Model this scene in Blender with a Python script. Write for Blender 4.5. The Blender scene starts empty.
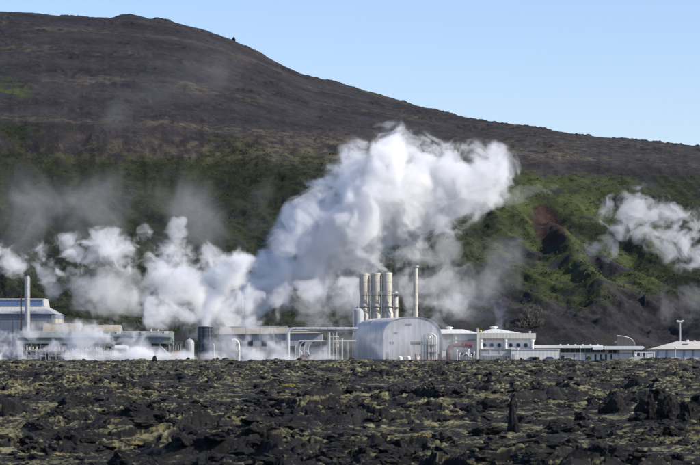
import bpy, bmesh, math, random
import numpy as np
from mathutils import Vector, noise as mnoise

random.seed(7)
scene = bpy.context.scene
COL = scene.collection
F = 2916.7            # focal length in pixels of the 700 px wide photograph (150 mm on 36 mm)
EYE = 3.0             # eye height above the plant's yard
HZ = 350.0            # row of the horizon
def wx(px, Y): return (px - 350.0) * Y / F
def wz(py, Y): return EYE + (HZ - py) * Y / F

# ------------------------------------------------------------------ numpy noise
def _hash(ix, iy, seed):
    h = (ix.astype(np.int64) * 374761393 + iy.astype(np.int64) * 668265263 + seed * 1442695041) & 0xFFFFFFFF
    h = ((h ^ (h >> 13)) * 1274126177) & 0xFFFFFFFF
    h = ((h ^ (h >> 16)) * 2246822519) & 0xFFFFFFFF
    return ((h ^ (h >> 15)) & 0xFFFFFF) / float(0xFFFFFF)
def vnoise(x, y, seed=0):
    ix = np.floor(x); iy = np.floor(y)
    fx = x - ix; fy = y - iy
    ux = fx*fx*fx*(fx*(fx*6-15)+10); uy = fy*fy*fy*(fy*(fy*6-15)+10)
    def g(dx, dy):
        a = _hash(ix+dx, iy+dy, seed) * 2*np.pi
        return np.cos(a)*(fx-dx) + np.sin(a)*(fy-dy)
    a = g(0,0); b = g(1,0); c = g(0,1); d = g(1,1)
    return (a + (b-a)*ux + (c-a)*uy + (a-b-c+d)*ux*uy) * 1.4
def fbm(x, y, seed=0, octs=5, gain=.5, lac=2.03):
    s = 0; a = 1; t = 0
    for i in range(octs):
        s = s + a*vnoise(x*lac**i + 17.3*i, y*lac**i - 9.1*i, seed+i); t += a; a *= gain
    return s / t
def ridged(x, y, seed=0, octs=4, gain=.5):
    s = 0; a = 1; t = 0
    for i in range(octs):
        s = s + a*(1-np.abs(vnoise(x*2.05**i + 7.7*i, y*2.05**i + 3.1*i, seed+i))*2.0); t += a; a *= gain
    return s / t
def sstep(a, b, x):
    t = np.clip((x-a)/(b-a), 0, 1); return t*t*(3-2*t)
def worley(x, y, seed=0):
    """block pattern: returns F1, F2, a random number of the nearest cell and the offset inside it"""
    ix = np.floor(x); iy = np.floor(y)
    f1 = np.full(x.shape, 9.); f2 = np.full(x.shape, 9.)
    r = np.zeros(x.shape); ox = np.zeros(x.shape); oy = np.zeros(x.shape)
    for dx in (-1,0,1):
        for dy in (-1,0,1):
            cx = ix+dx; cy = iy+dy
            px = cx + _hash(cx, cy, seed); py = cy + _hash(cx, cy, seed+91)
            ddx = x-px; ddy = y-py
            d = np.sqrt(ddx*ddx + ddy*ddy)
            near = d < f1
            f2 = np.where(near, f1, np.minimum(f2, d))
            f1 = np.where(near, d, f1)
            r = np.where(near, _hash(cx, cy, seed+37), r)
            ox = np.where(near, ddx, ox); oy = np.where(near, ddy, oy)
    return f1, f2, r, ox, oy

# ------------------------------------------------------------------ objects
def link(o, parent=None):
    COL.objects.link(o)
    if parent is not None: o.parent = parent
    return o
def tag(o, label=None, cat=None, group=None, kind=None):
    if label: o['label'] = label
    if cat: o['category'] = cat
    if group: o['group'] = group
    if kind: o['kind'] = kind
    return o
def copy_tree(o, parent=None):
    c = o.copy(); COL.objects.link(c); c.parent = parent
    for ch in list(o.children): copy_tree(ch, c)
    return c

class MB:
    """collects simple solids and links them as ONE mesh object"""
    def __init__(s): s.v = []; s.f = []; s.chunks = []
    def add(s, vs, fs):
        s.chunks.append((list(vs), list(fs)))
        n = len(s.v); s.v += [tuple(p) for p in vs]; s.f += [tuple(i+n for i in f) for f in fs]; return s
    def box(s, x0, x1, y0, y1, z0, z1):
        return s.add([(x0,y0,z0),(x1,y0,z0),(x1,y1,z0),(x0,y1,z0),(x0,y0,z1),(x1,y0,z1),(x1,y1,z1),(x0,y1,z1)],
            [(3,2,1,0),(4,5,6,7),(0,1,5,4),(1,2,6,5),(2,3,7,6),(3,0,4,7)])
    def cyl(s, cx, cy, z0, z1, r0, r1=None, n=20):
        r1 = r0 if r1 is None else r1
        vs = []
        for z, r in ((z0,r0),(z1,r1)):
            for i in range(n):
                a = 2*math.pi*i/n; vs.append((cx+r*math.cos(a), cy+r*math.sin(a), z))
        fs = [(i,(i+1)%n,n+(i+1)%n,n+i) for i in range(n)] + [tuple(range(n-1,-1,-1)), tuple(range(n,2*n))]
        return s.add(vs, fs)
    def lathe(s, cx, cy, prof, n=20):
        vs = []; k = len(prof)
        for r, z in prof:
            for i in range(n):
                a = 2*math.pi*i/n; vs.append((cx+r*math.cos(a), cy+r*math.sin(a), z))
        fs = [(j*n+i, j*n+(i+1)%n, (j+1)*n+(i+1)%n, (j+1)*n+i) for j in range(k-1) for i in range(n)]
        fs += [tuple(range(n-1,-1,-1)), tuple(range((k-1)*n, k*n))]
        return s.add(vs, fs)
    def tube(s, pts, r, n=10):
        P = [Vector(p) for p in pts]; vs = []; K = len(P)
        up = None
        for i, p in enumerate(P):
            d = ((P[min(i+1,K-1)]-p).normalized() + (p-P[max(i-1,0)]).normalized()).normalized()
            if up is None: up = Vector((0,0,1)) if abs(d.z) < .9 else Vector((0,1,0))
            a = d.cross(up).normalized(); up = a.cross(d).normalized()
            for j in range(n):
                t = 2*math.pi*j/n; vs.append(p + a*math.cos(t)*r + up*math.sin(t)*r)
        fs = [(i*n+j, (i+1)*n+j, (i+1)*n+(j+1)%n, i*n+(j+1)%n) for i in range(K-1) for j in range(n)]
        fs += [tuple(range(n)), tuple(range(K*n-1, (K-1)*n-1, -1))]
        return s.add(vs, fs)
    def prism(s, prof, y0, y1, dx=0, dz=0):
        """closed outline in x,z swept from y0 to y1 (shifted by dx, dz at the far end)"""
        n = len(prof)
        vs = [(x,y0,z) for x,z in prof] + [(x+dx,y1,z+dz) for x,z in prof]
        fs = [(i,(i+1)%n,n+(i+1)%n,n+i) for i in range(n)] + [tuple(range(n-1,-1,-1)), tuple(range(n,2*n))]
        return s.add(vs, fs)
    def prism_x(s, prof, x0, x1):
        """closed outline in y,z swept along x"""
        n = len(prof)
        vs = [(x0,y,z) for y,z in prof] + [(x1,y,z) for y,z in prof]
        fs = [(i,(i+1)%n,n+(i+1)%n,n+i) for i in range(n)] + [tuple(range(n-1,-1,-1)), tuple(range(n,2*n))]
        return s.add(vs, fs)
    def build(s, name, mat, parent=None, smooth=True, loc=None):
        me = bpy.data.meshes.new(name); me.from_pydata(s.v, [], s.f); me.validate()
        bm = bmesh.new(); bm.from_mesh(me); bmesh.ops.recalc_face_normals(bm, faces=bm.faces); bm.to_mesh(me); bm.free()
        me.materials.append(mat)
        if smooth:
            me.polygons.foreach_set('use_smooth', [True]*len(me.polygons)); me.set_sharp_from_angle(angle=math.radians(35))
        o = bpy.data.objects.new(name, me); link(o, parent)
        if loc: o.location = loc
        return o

def grid_mesh(name, X, Y, Z, mat, attrs=None, flip=False):
    r, c = X.shape
    me = bpy.data.meshes.new(name)
    me.vertices.add(r*c)
    me.vertices.foreach_set('co', np.stack([X,Y,Z], -1).astype(np.float32).ravel())
    i = np.arange((r-1)*(c-1)); a = (i//(c-1))*c + i % (c-1)
    q = np.stack([a, a+1, a+c+1, a+c], -1)
    if flip: q = q[:, ::-1]
    me.loops.add(q.size); me.loops.foreach_set('vertex_index', q.ravel().astype(np.int32))
    me.polygons.add(len(q)); me.polygons.foreach_set('loop_start', (np.arange(len(q))*4).astype(np.int32))
    me.polygons.foreach_set('use_smooth', np.ones(len(q), bool))
    for k, v in (attrs or {}).items():
        at = me.attributes.new(k, 'FLOAT', 'POINT'); at.data.foreach_set('value', v.astype(np.float32).ravel())
    me.update(calc_edges=True); me.materials.append(mat)
    return link(bpy.data.objects.new(name, me))

def mesh_arrays(name, V, T, mat, smooth=False):
    me = bpy.data.meshes.new(name); me.vertices.add(len(V)); me.vertices.foreach_set('co', V.astype(np.float32).ravel())
    n = T.shape[1]
    me.loops.add(T.size); me.loops.foreach_set('vertex_index', T.ravel().astype(np.int32))
    me.polygons.add(len(T)); me.polygons.foreach_set('loop_start', (np.arange(len(T))*n).astype(np.int32))
    me.polygons.foreach_set('use_smooth', np.full(len(T), smooth))
    me.update(calc_edges=True); me.materials.append(mat)
    return me

# ------------------------------------------------------------------ materials
class NT:
    def __init__(s, name):
        s.m = bpy.data.materials.new(name); s.m.use_nodes = True; s.t = s.m.node_tree; s.t.nodes.clear()
        s.out = s.t.nodes.new('ShaderNodeOutputMaterial')
    def n(s, typ, **kw):
        nd = s.t.nodes.new('ShaderNode'+typ)
        for k, v in kw.items():
            if k.startswith('i_'): nd.inputs[k[2:].replace('_',' ')].default_value = v
            else: setattr(nd, k, v)
        return nd
    def l(s, a, b): s.t.links.new(a, b)
    def math(s, op, a, b=None, c=None, clamp=False):
        nd = s.n('Math', operation=op, use_clamp=clamp)
        for i, v in enumerate((a,b,c)):
            if v is None: continue
            if isinstance(v, (int,float)): nd.inputs[i].default_value = v
            else: s.l(v, nd.inputs[i])
        return nd.outputs[0]
    def mix(s, f, a, b, blend='MIX'):
        nd = s.n('Mix', data_type='RGBA', blend_type=blend)
        for k, v in ((0,f),(6,a),(7,b)):
            if isinstance(v, (int,float)): nd.inputs[k].default_value = v
            elif isinstance(v, (tuple,list)): nd.inputs[k].default_value = (*v, 1) if len(v) == 3 else v
            else: s.l(v, nd.inputs[k])
        return nd.outputs[2]
    def noise(s, vec, scale, detail=4, rough=.5, dist=0, out='Fac'):
        nd = s.n('TexNoise'); nd.inputs['Scale'].default_value = scale; nd.inputs['Detail'].default_value = detail
        nd.inputs['Roughness'].default_value = rough; nd.inputs['Distortion'].default_value = dist
        if vec is not None: s.l(vec, nd.inputs['Vector'])
        return nd.outputs[out]
    def ramp(s, f, a, b):
        nd = s.n('MapRange', interpolation_type='SMOOTHSTEP'); nd.inputs[1].default_value = a; nd.inputs[2].default_value = b
        s.l(f, nd.inputs[0]); return nd.outputs[0]
    def bump(s, h, strength=.5, dist=.1):
        nd = s.n('Bump'); nd.inputs['Strength'].default_value = strength; nd.inputs['Distance'].default_value = dist
        s.l(h, nd.inputs['Height']); return nd.outputs[0]
    def bsdf(s, col, rough=.8, metal=0, normal=None, spec=.5):
        nd = s.n('BsdfPrincipled'); nd.inputs['Metallic'].default_value = metal; nd.inputs['Specular IOR Level'].default_value = spec
        if isinstance(rough, (int,float)): nd.inputs['Roughness'].default_value = rough
        else: s.l(rough, nd.inputs['Roughness'])
        if isinstance(col, (tuple,list)): nd.inputs['Base Color'].default_value = (*col, 1)
        else: s.l(col, nd.inputs['Base Color'])
        if normal is not None: s.l(normal, nd.inputs['Normal'])
        s.l(nd.outputs[0], s.out.inputs[0]); return nd

def paint(name, col, rough=.55, metal=0, dirt=.35, ribs=0, axis=0, scale=1.0, spec=.4):
    """weathered painted surface; ribs = corrugations per metre along axis (0 x, 1 y, 2 z)"""
    t = NT(name); tc = t.n('TexCoord').outputs['Object']
    mp = t.n('Mapping'); t.l(tc, mp.inputs[0]); mp.inputs['Scale'].default_value = (1, 1, .18)
    streak = t.ramp(t.noise(mp.outputs[0], 1.6*scale, 5, .65), .42, .75)
    blot = t.ramp(t.noise(tc, .35*scale, 4, .6), .35, .7)
    d = tuple(c*.55 for c in col)
    c1 = t.mix(t.math('MULTIPLY', streak, dirt), col, (d[0], d[1]*.95, d[2]*.85))
    c2 = t.mix(t.math('MULTIPLY', blot, dirt*.5), c1, tuple(c*.75 for c in col))
    nrm = None
    if ribs:
        sp = t.n('SeparateXYZ'); t.l(tc, sp.inputs[0])
        w = t.math('SINE', t.math('MULTIPLY', sp.outputs[axis], ribs*2*math.pi))
        c2 = t.mix(t.math('MULTIPLY', t.ramp(w, .6, 1.0), .45), c2, tuple(c*.70 for c in col))
        nrm = t.bump(w, .25, .03)
    t.bsdf(c2, rough, metal, nrm, spec)
    return t.m
def plain(name, col, rough=.6, metal=0, spec=.4):
    t = NT(name); tc = t.n('TexCoord').outputs['Object']
    c = t.mix(t.ramp(t.noise(tc, 1.3, 4, .6), .3, .75), col, tuple(x*.72 for x in col))
    t.bsdf(c, rough, metal, None, spec); return t.m
def glass(name, col=(.02,.03,.05), rough=.3):
    t = NT(name); t.bsdf(col, rough, 0, None, .3); return t.m

M = {
 'white':   paint('white_paint', (.72,.72,.69)),
 'cream':   paint('cream_paint', (.50,.47,.40), dirt=.7),
 'fascia':  paint('cream_cladding', (.55,.53,.47), ribs=1.2, axis=0),
 'wall':    paint('pale_render', (.62,.61,.58)),
 'wallgrey':paint('grey_panel', (.36,.37,.38), ribs=.8),
 'annex':   paint('pale_sheet', (.70,.68,.62), ribs=1.0, axis=0, dirt=.2),
 'dome':    paint('vault_cladding', (.56,.55,.54), ribs=.7, axis=0, dirt=.5, rough=.6),
 'hangar':  paint('beige_sheet', (.50,.46,.39), ribs=1.3),
 'hangarroof': paint('grey_roof_sheet', (.42,.42,.42), ribs=.9, dirt=.25),
 'blueband':paint('blue_grey_band', (.22,.26,.34), ribs=1.5),
 'tanroof': paint('tan_roof', (.33,.29,.23), dirt=.6),
 'roofwhite': paint('pale_roof', (.66,.65,.62), ribs=.8, dirt=.25),
 'shedroof': paint('cream_roof', (.66,.61,.50), dirt=.2),
 'shedwall': paint('shed_panel', (.60,.61,.62), dirt=.25),
 'shedpost': paint('blue_grey_steel', (.20,.25,.33)),
 'steel':   paint('galvanised_steel', (.42,.42,.42), rough=.4, metal=.5),
 'lagging': paint('pipe_lagging', (.66,.66,.64), rough=.35, metal=.45, dirt=.45),
 'creampipe': paint('cream_pipe', (.70,.66,.55), rough=.45),
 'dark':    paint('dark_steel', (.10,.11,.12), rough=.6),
 'darkblue':paint('cooling_tower_sheet', (.045,.06,.09), rough=.6, dirt=.6, ribs=.6),
 'gallery': paint('grey_green_sheet', (.19,.22,.21), dirt=.4, ribs=.6),
 'rust':    paint('rusty_brown', (.16,.10,.08), rough=.8),
 'red':     paint('oxide_red', (.17,.06,.06), rough=.6),
 'redpale': paint('faded_red', (.13,.065,.065), rough=.8),
 'orange':  paint('orange_paint', (.70,.28,.04), rough=.45),
 'yellow':  plain('yellow_paint', (.80,.65,.03)),
 'glass':   glass('dark_glass'),
 'glassblue': glass('sky_glass', (.10,.17,.32), .15),
 'concrete':plain('concrete', (.34,.33,.31), .9),
 'rubber':  plain('rubber', (.02,.02,.02), .9),
 'carblue': plain('car_blue_grey', (.22,.26,.33), .4, 0),
 'carwhite':plain('car_pale', (.5,.53,.56), .3),
 'wing':    paint('bronze_panels', (.085,.08,.075), ribs=1.0, rough=.6),
}
# ------------------------------------------------------------------ lava field
def lava_height(x, y):
    wxx = x + 1.4*vnoise(x/3.1, y/3.1, 5) + .25*vnoise(x/.6, y/.6, 7); wyy = y + 1.4*vnoise(x/3.1, y/3.1, 6) + .25*vnoise(x/.6, y/.6, 8)
    big = .34*fbm(x/38, y/50, 11, 4)
    m = sstep(-.08, .26, fbm(x/15, y/26, 21, 5))
    nr = .9*np.exp(-((x-(245-350)*86/F)/1.5)**2-((y-86)/3.5)**2) + np.exp(-((x-(305-350)*80/F)/1.3)**2-((y-80)/3.0)**2) + .6*np.exp(-((x-(430-350)*152/F)/2.2)**2-((y-152)/6)**2)
    m = np.clip(m + .8*nr, 0, 1.2)
    h = big + .08 + .20*nr
    f1, f2, r, ox, oy = worley(wxx/2.6, wyy/2.9, 31)
    crack = sstep(0, .22, f2-f1)
    tx = _hash(np.floor(r*9973), np.floor(r*771), 3)-.5; ty = _hash(np.floor(r*3571), np.floor(r*191), 4)-.5
    h = h + m*(.62*r*r + .55*(tx*ox + ty*oy))*(.45+.55*crack)
    g1, g2, q, px, py = worley(wxx/1.15, wyy/.9, 51)
    cr = sstep(0, .25, g2-g1)
    tx = _hash(np.floor(q*9973), np.floor(q*771), 13)-.5; ty = _hash(np.floor(q*3571), np.floor(q*191), 14)-.5
    h = h + (.07+.19*m)*(q*(.75+.25*cr) + 1.1*(tx*px + ty*py))
    g1, g2, q, px, py = worley(wxx/.42, wyy/.36, 71)
    h = h + (.05+.06*m)*(q*(.8+.2*sstep(0,.3,g2-g1)) + .8*((_hash(np.floor(q*9973), np.floor(q*771), 23)-.5)*px + (_hash(np.floor(q*3571), np.floor(q*191), 24)-.5)*py))
    rg = ridged(wxx/2.0, wyy/1.5, 87, 5, .60)
    h = h + (.13+.20*m)*(rg-.45) + .06*fbm(x/.6, y/.5, 81, 4, .6) + (.03+.03*m)*(ridged(wxx/.45, wyy/.5, 89, 3, .6)-.4)
    return h, m
def lava_at(x, y):
    h, m = lava_height(np.array([float(x)]), np.array([float(y)])); return float(h[0])

def lava_material(name, moss_amount=1.0):
    t = NT(name); g = t.n('NewGeometry'); pos = g.outputs['Position']
    nz = t.n('SeparateXYZ'); t.l(g.outputs['Normal'], nz.inputs[0])
    base = t.mix(t.ramp(t.noise(pos, 1.1, 5, .6), .35, .7), (.010,.010,.011), (.034,.032,.031))
    lich = t.ramp(t.noise(pos, 6.0, 6, .75), .58, .68)
    base = t.mix(t.math('MULTIPLY', lich, .75), base, (.17,.17,.16))
    sepp = t.n('SeparateXYZ'); t.l(pos, sepp.inputs[0])
    mossn = t.noise(pos, .22, 5, .62)
    fine = t.noise(pos, 2.6, 5, .7)
    up = t.ramp(nz.outputs[2], .66, .93)
    k = t.math('ADD', t.math('MULTIPLY', mossn, .55), t.math('MULTIPLY', fine, .55))
    f = t.math('MULTIPLY', up, t.ramp(k, .560, .608))
    f = t.math('MULTIPLY', f, moss_amount)
    mc = t.mix(t.ramp(t.noise(pos, .5, 4, .6), .35, .65), (.19,.17,.078), (.37,.345,.19))
    mc = t.mix(t.ramp(t.noise(pos, .16, 4, .6), .635, .69), mc, (.34,.26,.03))
    mc = t.mix(t.ramp(t.noise(pos, 5.0, 4, .7), .45, .65), mc, (.06,.062,.030))
    col = t.mix(f, base, mc)
    b = t.bump(t.noise(pos, 5, 9, .78), 1.0, .22)
    t.bsdf(col, .93, 0, b, .25)
    return t.m
M['lava'] = lava_material('lava_and_moss')
M['boulder'] = lava_material('lava_boulder', .35)

NR, NCc = (2100, 640)
Ys = 46*np.power(742/46., np.linspace(0,1,NR))
U = np.concatenate([np.linspace(-1000,-66,110), np.linspace(-60, 760, NCc), np.linspace(766,1700,110)])
GY, GU = np.meshgrid(Ys, U, indexing='ij')
GX = (GU-350)*GY/F
H, MM = lava_height(GX, GY)
H = H*1.0 - sstep(733, 742, GY)*1.5
far = sstep(560, 725, GY)
H = H*(1-.25*far) + far*(.06 + .75*fbm(GX/7, GY/45, 301, 4))
near = 1 - sstep(52, 78, GY)
lava = grid_mesh('lava_field', GX, GY, H, M['lava'])
tag(lava, 'rugged black lava field with pale yellow green moss in front of the power plant', 'lava field', kind='structure')

# wide ground under everything, out to the horizon
t = NT('dark_gravel'); pos = t.n('NewGeometry').outputs['Position']
c = t.mix(t.ramp(t.noise(pos, .05, 6, .6), .35, .7), (.05,.048,.045), (.10,.095,.08))
t.bsdf(c, .95, 0, t.bump(t.noise(pos, 2, 5, .6), .5, .1), .2)
M['gravel'] = t.m
g = MB().add([(-9000,-600,-.35),(9000,-600,-.35),(9000,15000,-.35),(-9000,15000,-.35)], [(0,1,2,3)]).build('ground', M['gravel'], smooth=False)
tag(g, 'dark gravel ground around and behind the plant', 'ground', kind='structure')
yd = MB().add([(-260,738,0),(260,738,0),(330,1010,0),(-330,1010,0)], [(0,1,2,3)]).build('yard', M['gravel'], smooth=False)
tag(yd, 'gravel yard the plant buildings stand on', 'yard', kind='structure')

# ------------------------------------------------------------------ boulders
def rock_mesh(seed, sub=3, rough=.18, planes=11):
    rnd = random.Random(seed)
    bm = bmesh.new(); bmesh.ops.create_icosphere(bm, subdivisions=sub, radius=1)
    pl = []
    for _ in range(planes):
        n = Vector((rnd.gauss(0,1), rnd.gauss(0,1), rnd.gauss(0,1))).normalized(); pl.append((n, rnd.uniform(.45,.85)))
    off = Vector((rnd.uniform(0,99), rnd.uniform(0,99), rnd.uniform(0,99)))
    for v in bm.verts:
        p = v.co.copy()
        for n, d in pl:
            k = p.dot(n) - d
            if k > 0: p -= n*k*.92
        q = p.normalized()
        p += q*(rough*mnoise.fractal(p*1.7+off, .8, 2.1, 4) + rough*.45*mnoise.fractal(p*5+off, .6, 2.1, 4))
        v.co = p
    V = np.array([v.co[:] for v in bm.verts]); T = np.array([[v.index for v in f.verts] for f in bm.faces]); bm.free()
    lo = V.min(0); hi = V.max(0); V = (V-(lo+hi)/2)/((hi-lo)/2)     # unit half extents
    return V, T
# photograph column, row of the foot, width, height (px), label
BOULDERS = [
 (514,437,12,40,'tallest narrow pointed lava rock standing upright right of the middle of the field','spire'),
 (645,425,24,32,'broad upright lava boulder with blunt top, second from the right frame edge','block'),
 (669,426,26,34,'wide lava boulder with pointed top, left of the one cut by the right frame edge','block'),
 (692,428,26,26,'dark lava boulder cut by the right frame edge','block'),
 (612,419,30,24,'rounded lava boulder leftmost of the big row at right','block'),
 (592,414,14,18,'small pointed lava rock just left of the big right hand row','spire'),
 (573,411,16,11,'low lava block in the gap left of the right hand boulder row','block'),
 (490,415,32,18,'squat dark lava boulder directly behind the tall pointed rock','block'),
 (390,468,26,28,'dark lava block at the bottom frame edge right of the centre','block'),
 (487,441,34,16,'low mossy lava block left of the foot of the tall pointed rock','block'),
 (538,452,50,14,'long low lava slab right of the foot of the tall pointed rock','block'),
 (76,419,38,24,'peaked dark lava mound in the left part of the field','block'),
 (20,418,34,11,'flat dark lava block near the left frame edge','block'),
 (102,421,36,12,'low lava ledge against the right side of the peaked left mound','block'),
 (136,442,46,11,'long low lava slab below the peaked left mound','block'),
 (204,421,44,13,'low grey lava slab left of the field centre','block'),
 (228,460,32,27,'large black lava block in the near ridge, leftmost of the three big ones','block'),
 (258,462,30,20,'lower black lava block between two large ones in the near ridge','block'),
 (296,463,36,28,'large black lava block in the near ridge with steep left face','block'),
 (328,466,34,20,'black lava block at the bottom edge, right end of the near ridge','block'),
 (180,463,30,12,'low dark lava block at left end of the near ridge','block'),
 (262,404,50,8,'flat grey lava ridge in the middle distance left of centre','block'),
 (430,417,44,12,'wide dark lava ledge in the middle distance right of centre','block'),
 (154,363,6,8,'small pointed lava stone standing on the crest before the steam','spire'),
 (594,440,30,10,'low lava slab in front of the right hand boulder row','block'),
 (690,452,36,12,'low mossy lava slab in the lower right corner','block'),
 (60,445,36,10,'low moss edged lava slab in the lower left','block'),
 (345,440,34,9,'low lava slab at the centre of the near field','block'),
]
for i, (px, py, w, h, lab, kind) in enumerate(BOULDERS):
    Y = 3*F/(py-350); s = Y/F
    V, T = rock_mesh(100+i, 5, .26 if kind == 'block' else .20, 12)
    W = w*s/2; Hh = h*s
    if kind == 'spire':
        zz = (V[:,2]+1)/2; k = 1.25 - .80*np.clip(zz,0,1)**1.6; V[:,0] = V[:,0]*k + .25*zz*(1 if i % 2 else -1); V[:,1] *= k
    # the foot goes down into the field
    V = V*np.array([W, W*.9, Hh*.62]); V[:,2] += Hh*.40
    me = mesh_arrays('lava_boulder', V, T, M['boulder'], smooth=True)
    o = link(bpy.data.objects.new('lava_boulder', me)); o.location = (wx(px,Y), Y, .02)
    o.rotation_euler.z = random.uniform(-.3,.3)
    tag(o, lab, 'boulder', 'larger boulders in the lava field')

# loose rubble: nobody could count it
rs = np.random.RandomState(5)
tmpl = [rock_mesh(500+i, 3, .42, 9) for i in range(8)]
VV = []; TT = []; base = 0
N = 15000
tmpl1 = [rock_mesh(600+i, 1, .40, 7) for i in range(10)]; tmpl2 = [rock_mesh(640+i, 2, .40, 9) for i in range(8)]
yy = 60*np.power(728/60., rs.rand(N)**1.1); uu = rs.uniform(-60, 760, N); xx = (uu-350)*yy/F
hh, mm = lava_height(xx, yy)
keep = rs.rand(N) < (.15 + .85*mm)
for x, y, z in zip(xx[keep], yy[keep], hh[keep]):
    sz = .05 + .24*rs.rand()**3.2 * (1 + y/350)
    if sz > .07+y*.0012: V, T = tmpl[rs.randint(8)]
    elif sz > .05+y*.0005: V, T = tmpl2[rs.randint(8)]
    else: V, T = tmpl1[rs.randint(10)]
    a = rs.rand()*6.28; ca, sa = math.cos(a), math.sin(a)
    W = V*np.array([sz*rs.uniform(.9,1.6), sz, sz*rs.uniform(.4,.9)])
    W = np.stack([W[:,0]*ca-W[:,1]*sa, W[:,0]*sa+W[:,1]*ca, W[:,2]], -1) + np.array([x, y, z+sz*.25])
    VV.append(W); TT.append(T+base); base += len(V)
me = mesh_arrays('lava_rubble', np.concatenate(VV), np.concatenate(TT), M['boulder'])
tag(link(bpy.data.objects.new('lava_rubble', me)), 'loose black lava rubble scattered over the field', 'rubble', kind='stuff')

# ------------------------------------------------------------------ mountain
SIL = np.array([(-400,8),(-150,4),(0,13),(30,15),(60,18),(100,20.5),(112,19.5),(122,16),(130,15.2),(138,17),(150,20.5),(170,23),(200,30),(218,36),(232,41),(250,50),(275,63),(300,76),(325,83),(350,88),(375,96),(400,103),(430,112),(450,118),(470,123.5),(500,129.5),(530,131.5),(555,135),(580,141),(620,146),(660,150),(700,153),(900,170),(1100,190)])
LED = np.array([(-400,112),(0,118),(60,121),(110,124),(165,124),(200,129),(260,134),(330,141),(400,147),(480,153),(560,158),(640,163),(700,167),(900,178),(1100,195)])
def bumpf(u, v, cu, cv, ru, rv): return np.exp(-((u-cu)/ru)**2 - ((v-cv)/rv)**2)
HR, HC = 620, 980
uH = np.concatenate([np.linspace(-800,-196,70), np.linspace(-190, 890, HC), np.linspace(896,1500,70)])
r = np.linspace(0, 1, HR)
Yh0 = 905.; Yh1 = 1190.; Yh2 = 1290.; Yh3 = 1750.; Yh4 = 2100.
# rows: dense on the slopes one sees
Yr = np.interp(r, [0,.50,.58,.93,1], [Yh0,Yh1,Yh2,Yh3,Yh4])
HY, HU = np.meshgrid(Yr, uH, indexing='ij')
HX = (HU-350)*HY/F
sil = np.interp(HU, SIL[:,0], SIL[:,1]); led = np.interp(HU, LED[:,0], LED[:,1]) + 3*fbm(HU/40, HU*0+.3, 3, 4)
z1 = wz(led, Yh1); z3 = wz(sil, Yh3)
kern = np.hanning(161); kern /= kern.sum(); _row = np.pad(z3[0], 80, mode='reflect', reflect_type='odd'); z3s = np.convolve(_row, kern, 'valid')[None,:] + 0*HU
t1 = np.clip((HY-Yh0)/(Yh1-Yh0), 0, 1)
prof1 = .62*t1 + .38*t1**1.9 - .10*np.sin(t1*np.pi)*0
left = 1 - sstep(150, 330, HU)                                   # steeper crag under the rim on the left
prof1 = prof1*(1-.5*left) + .5*left*(.72*t1**1.2 + .28*sstep(.82,.985,t1))
prof1 = prof1 + .055*sstep(.02,.10,t1)*(1-t1)                    # steep foot
t2 = np.clip((HY-Yh1)/(Yh2-Yh1), 0, 1); t3 = np.clip((HY-Yh2)/(Yh3-Yh2), 0, 1); t4 = np.clip((HY-Yh3)/(Yh4-Yh3), 0, 1)
z2 = z1 + 3.0
right = sstep(300, 620, HU)
z2 = z2 + right*(z3s-z1)*.20
HZZ = -1.5 + (z1+1.5)*prof1
HZZ = np.where(HY > Yh1, z1 + (z2-z1)*t2, HZZ)
# upper slope: keep the rim itself as what shows against the sky
p3 = 1-(1-t3)**1.35
HZZ = np.where(HY > Yh2, z2 + (z3s-z2)*p3 + (z3-z3s)*sstep(.72,1,t3), HZZ)
HZZ = np.where(HY > Yh3, z3 - 40*t4**1.6, HZZ)
ppx = HU.copy(); ppy = HZ - (HZZ-EYE)/HY*F
face = np.sin(np.clip(t1,0,1)*np.pi)**.7*(HY < Yh1)
# spurs and gullies that run down the lower face
wob = 22*fbm(HX/90, HY/90, 41, 3)
gul = ridged((HX+wob+ .35*(HY-Yh0))/46, HY/210, 44, 4, .5)
HZZ = HZZ + face*(9.0*(gul-.45))
HZZ = HZZ + face*3.2*fbm(HX/20, HY/20, 47, 5)
# crags
cr = bumpf(HU, ppy, 655, 315, 70, 26) + .8*bumpf(HU, ppy, 560, 318, 60, 18) + .9*bumpf(HU, ppy, 130, 140, 70, 14) + .5*bumpf(HU,ppy,480,290,60,25)
w1, w2, wr, _, _ = worley(HX/9, HY/11, 61)
HZZ = HZZ + .6*np.clip(cr,0,1)*face*(5.5*(wr-.5)*sstep(0,.3,w2-w1) + 3.5*ridged(HX/13, HY/13, 63, 4))
# the ridge right of the brown scar, and the hollow past it
HZZ = HZZ + face*5*np.exp(-((HU-(520+.72*(ppy-190)))/13)**2)*sstep(195,235,ppy)*(1-sstep(295,318,ppy))
HZZ = HZZ - face*8*bumpf(HU, ppy, 668, 322, 42, 22)
HZZ = HZZ - face*3.0*bumpf(HU, ppy, 549, 226, 14, 22)
# upper slope relief
up = (HY >= Yh1)*1.0
HZZ = HZZ + up*(1-t4)*(1.6*fbm(HX/55, HY/70, 71, 5) + .9*fbm(HX/9, HY/9, 73, 4)*(.4+sstep(0,1,np.abs(fbm(HX/80,HY/80,75,3))*3)))*np.where(t3 > .93, .5, 1)
k = fbm(HX/25, HY/25, 77, 4)
HZZ = HZZ + up*(1-t4)*1.6*sstep(.18,.40,k)*np.abs(ridged(HX/6, HY/6, 78, 3))
HZZ = HZZ + .35*fbm(HX/3.2, HY/3.2, 79, 4)
ppy2 = HZ - (HZZ-EYE)/HY*F
ppy = ppy2

nb = fbm(HX/60, HY/60, 91, 5); nf = fbm(HX/14, HY/14, 95, 5)
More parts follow.
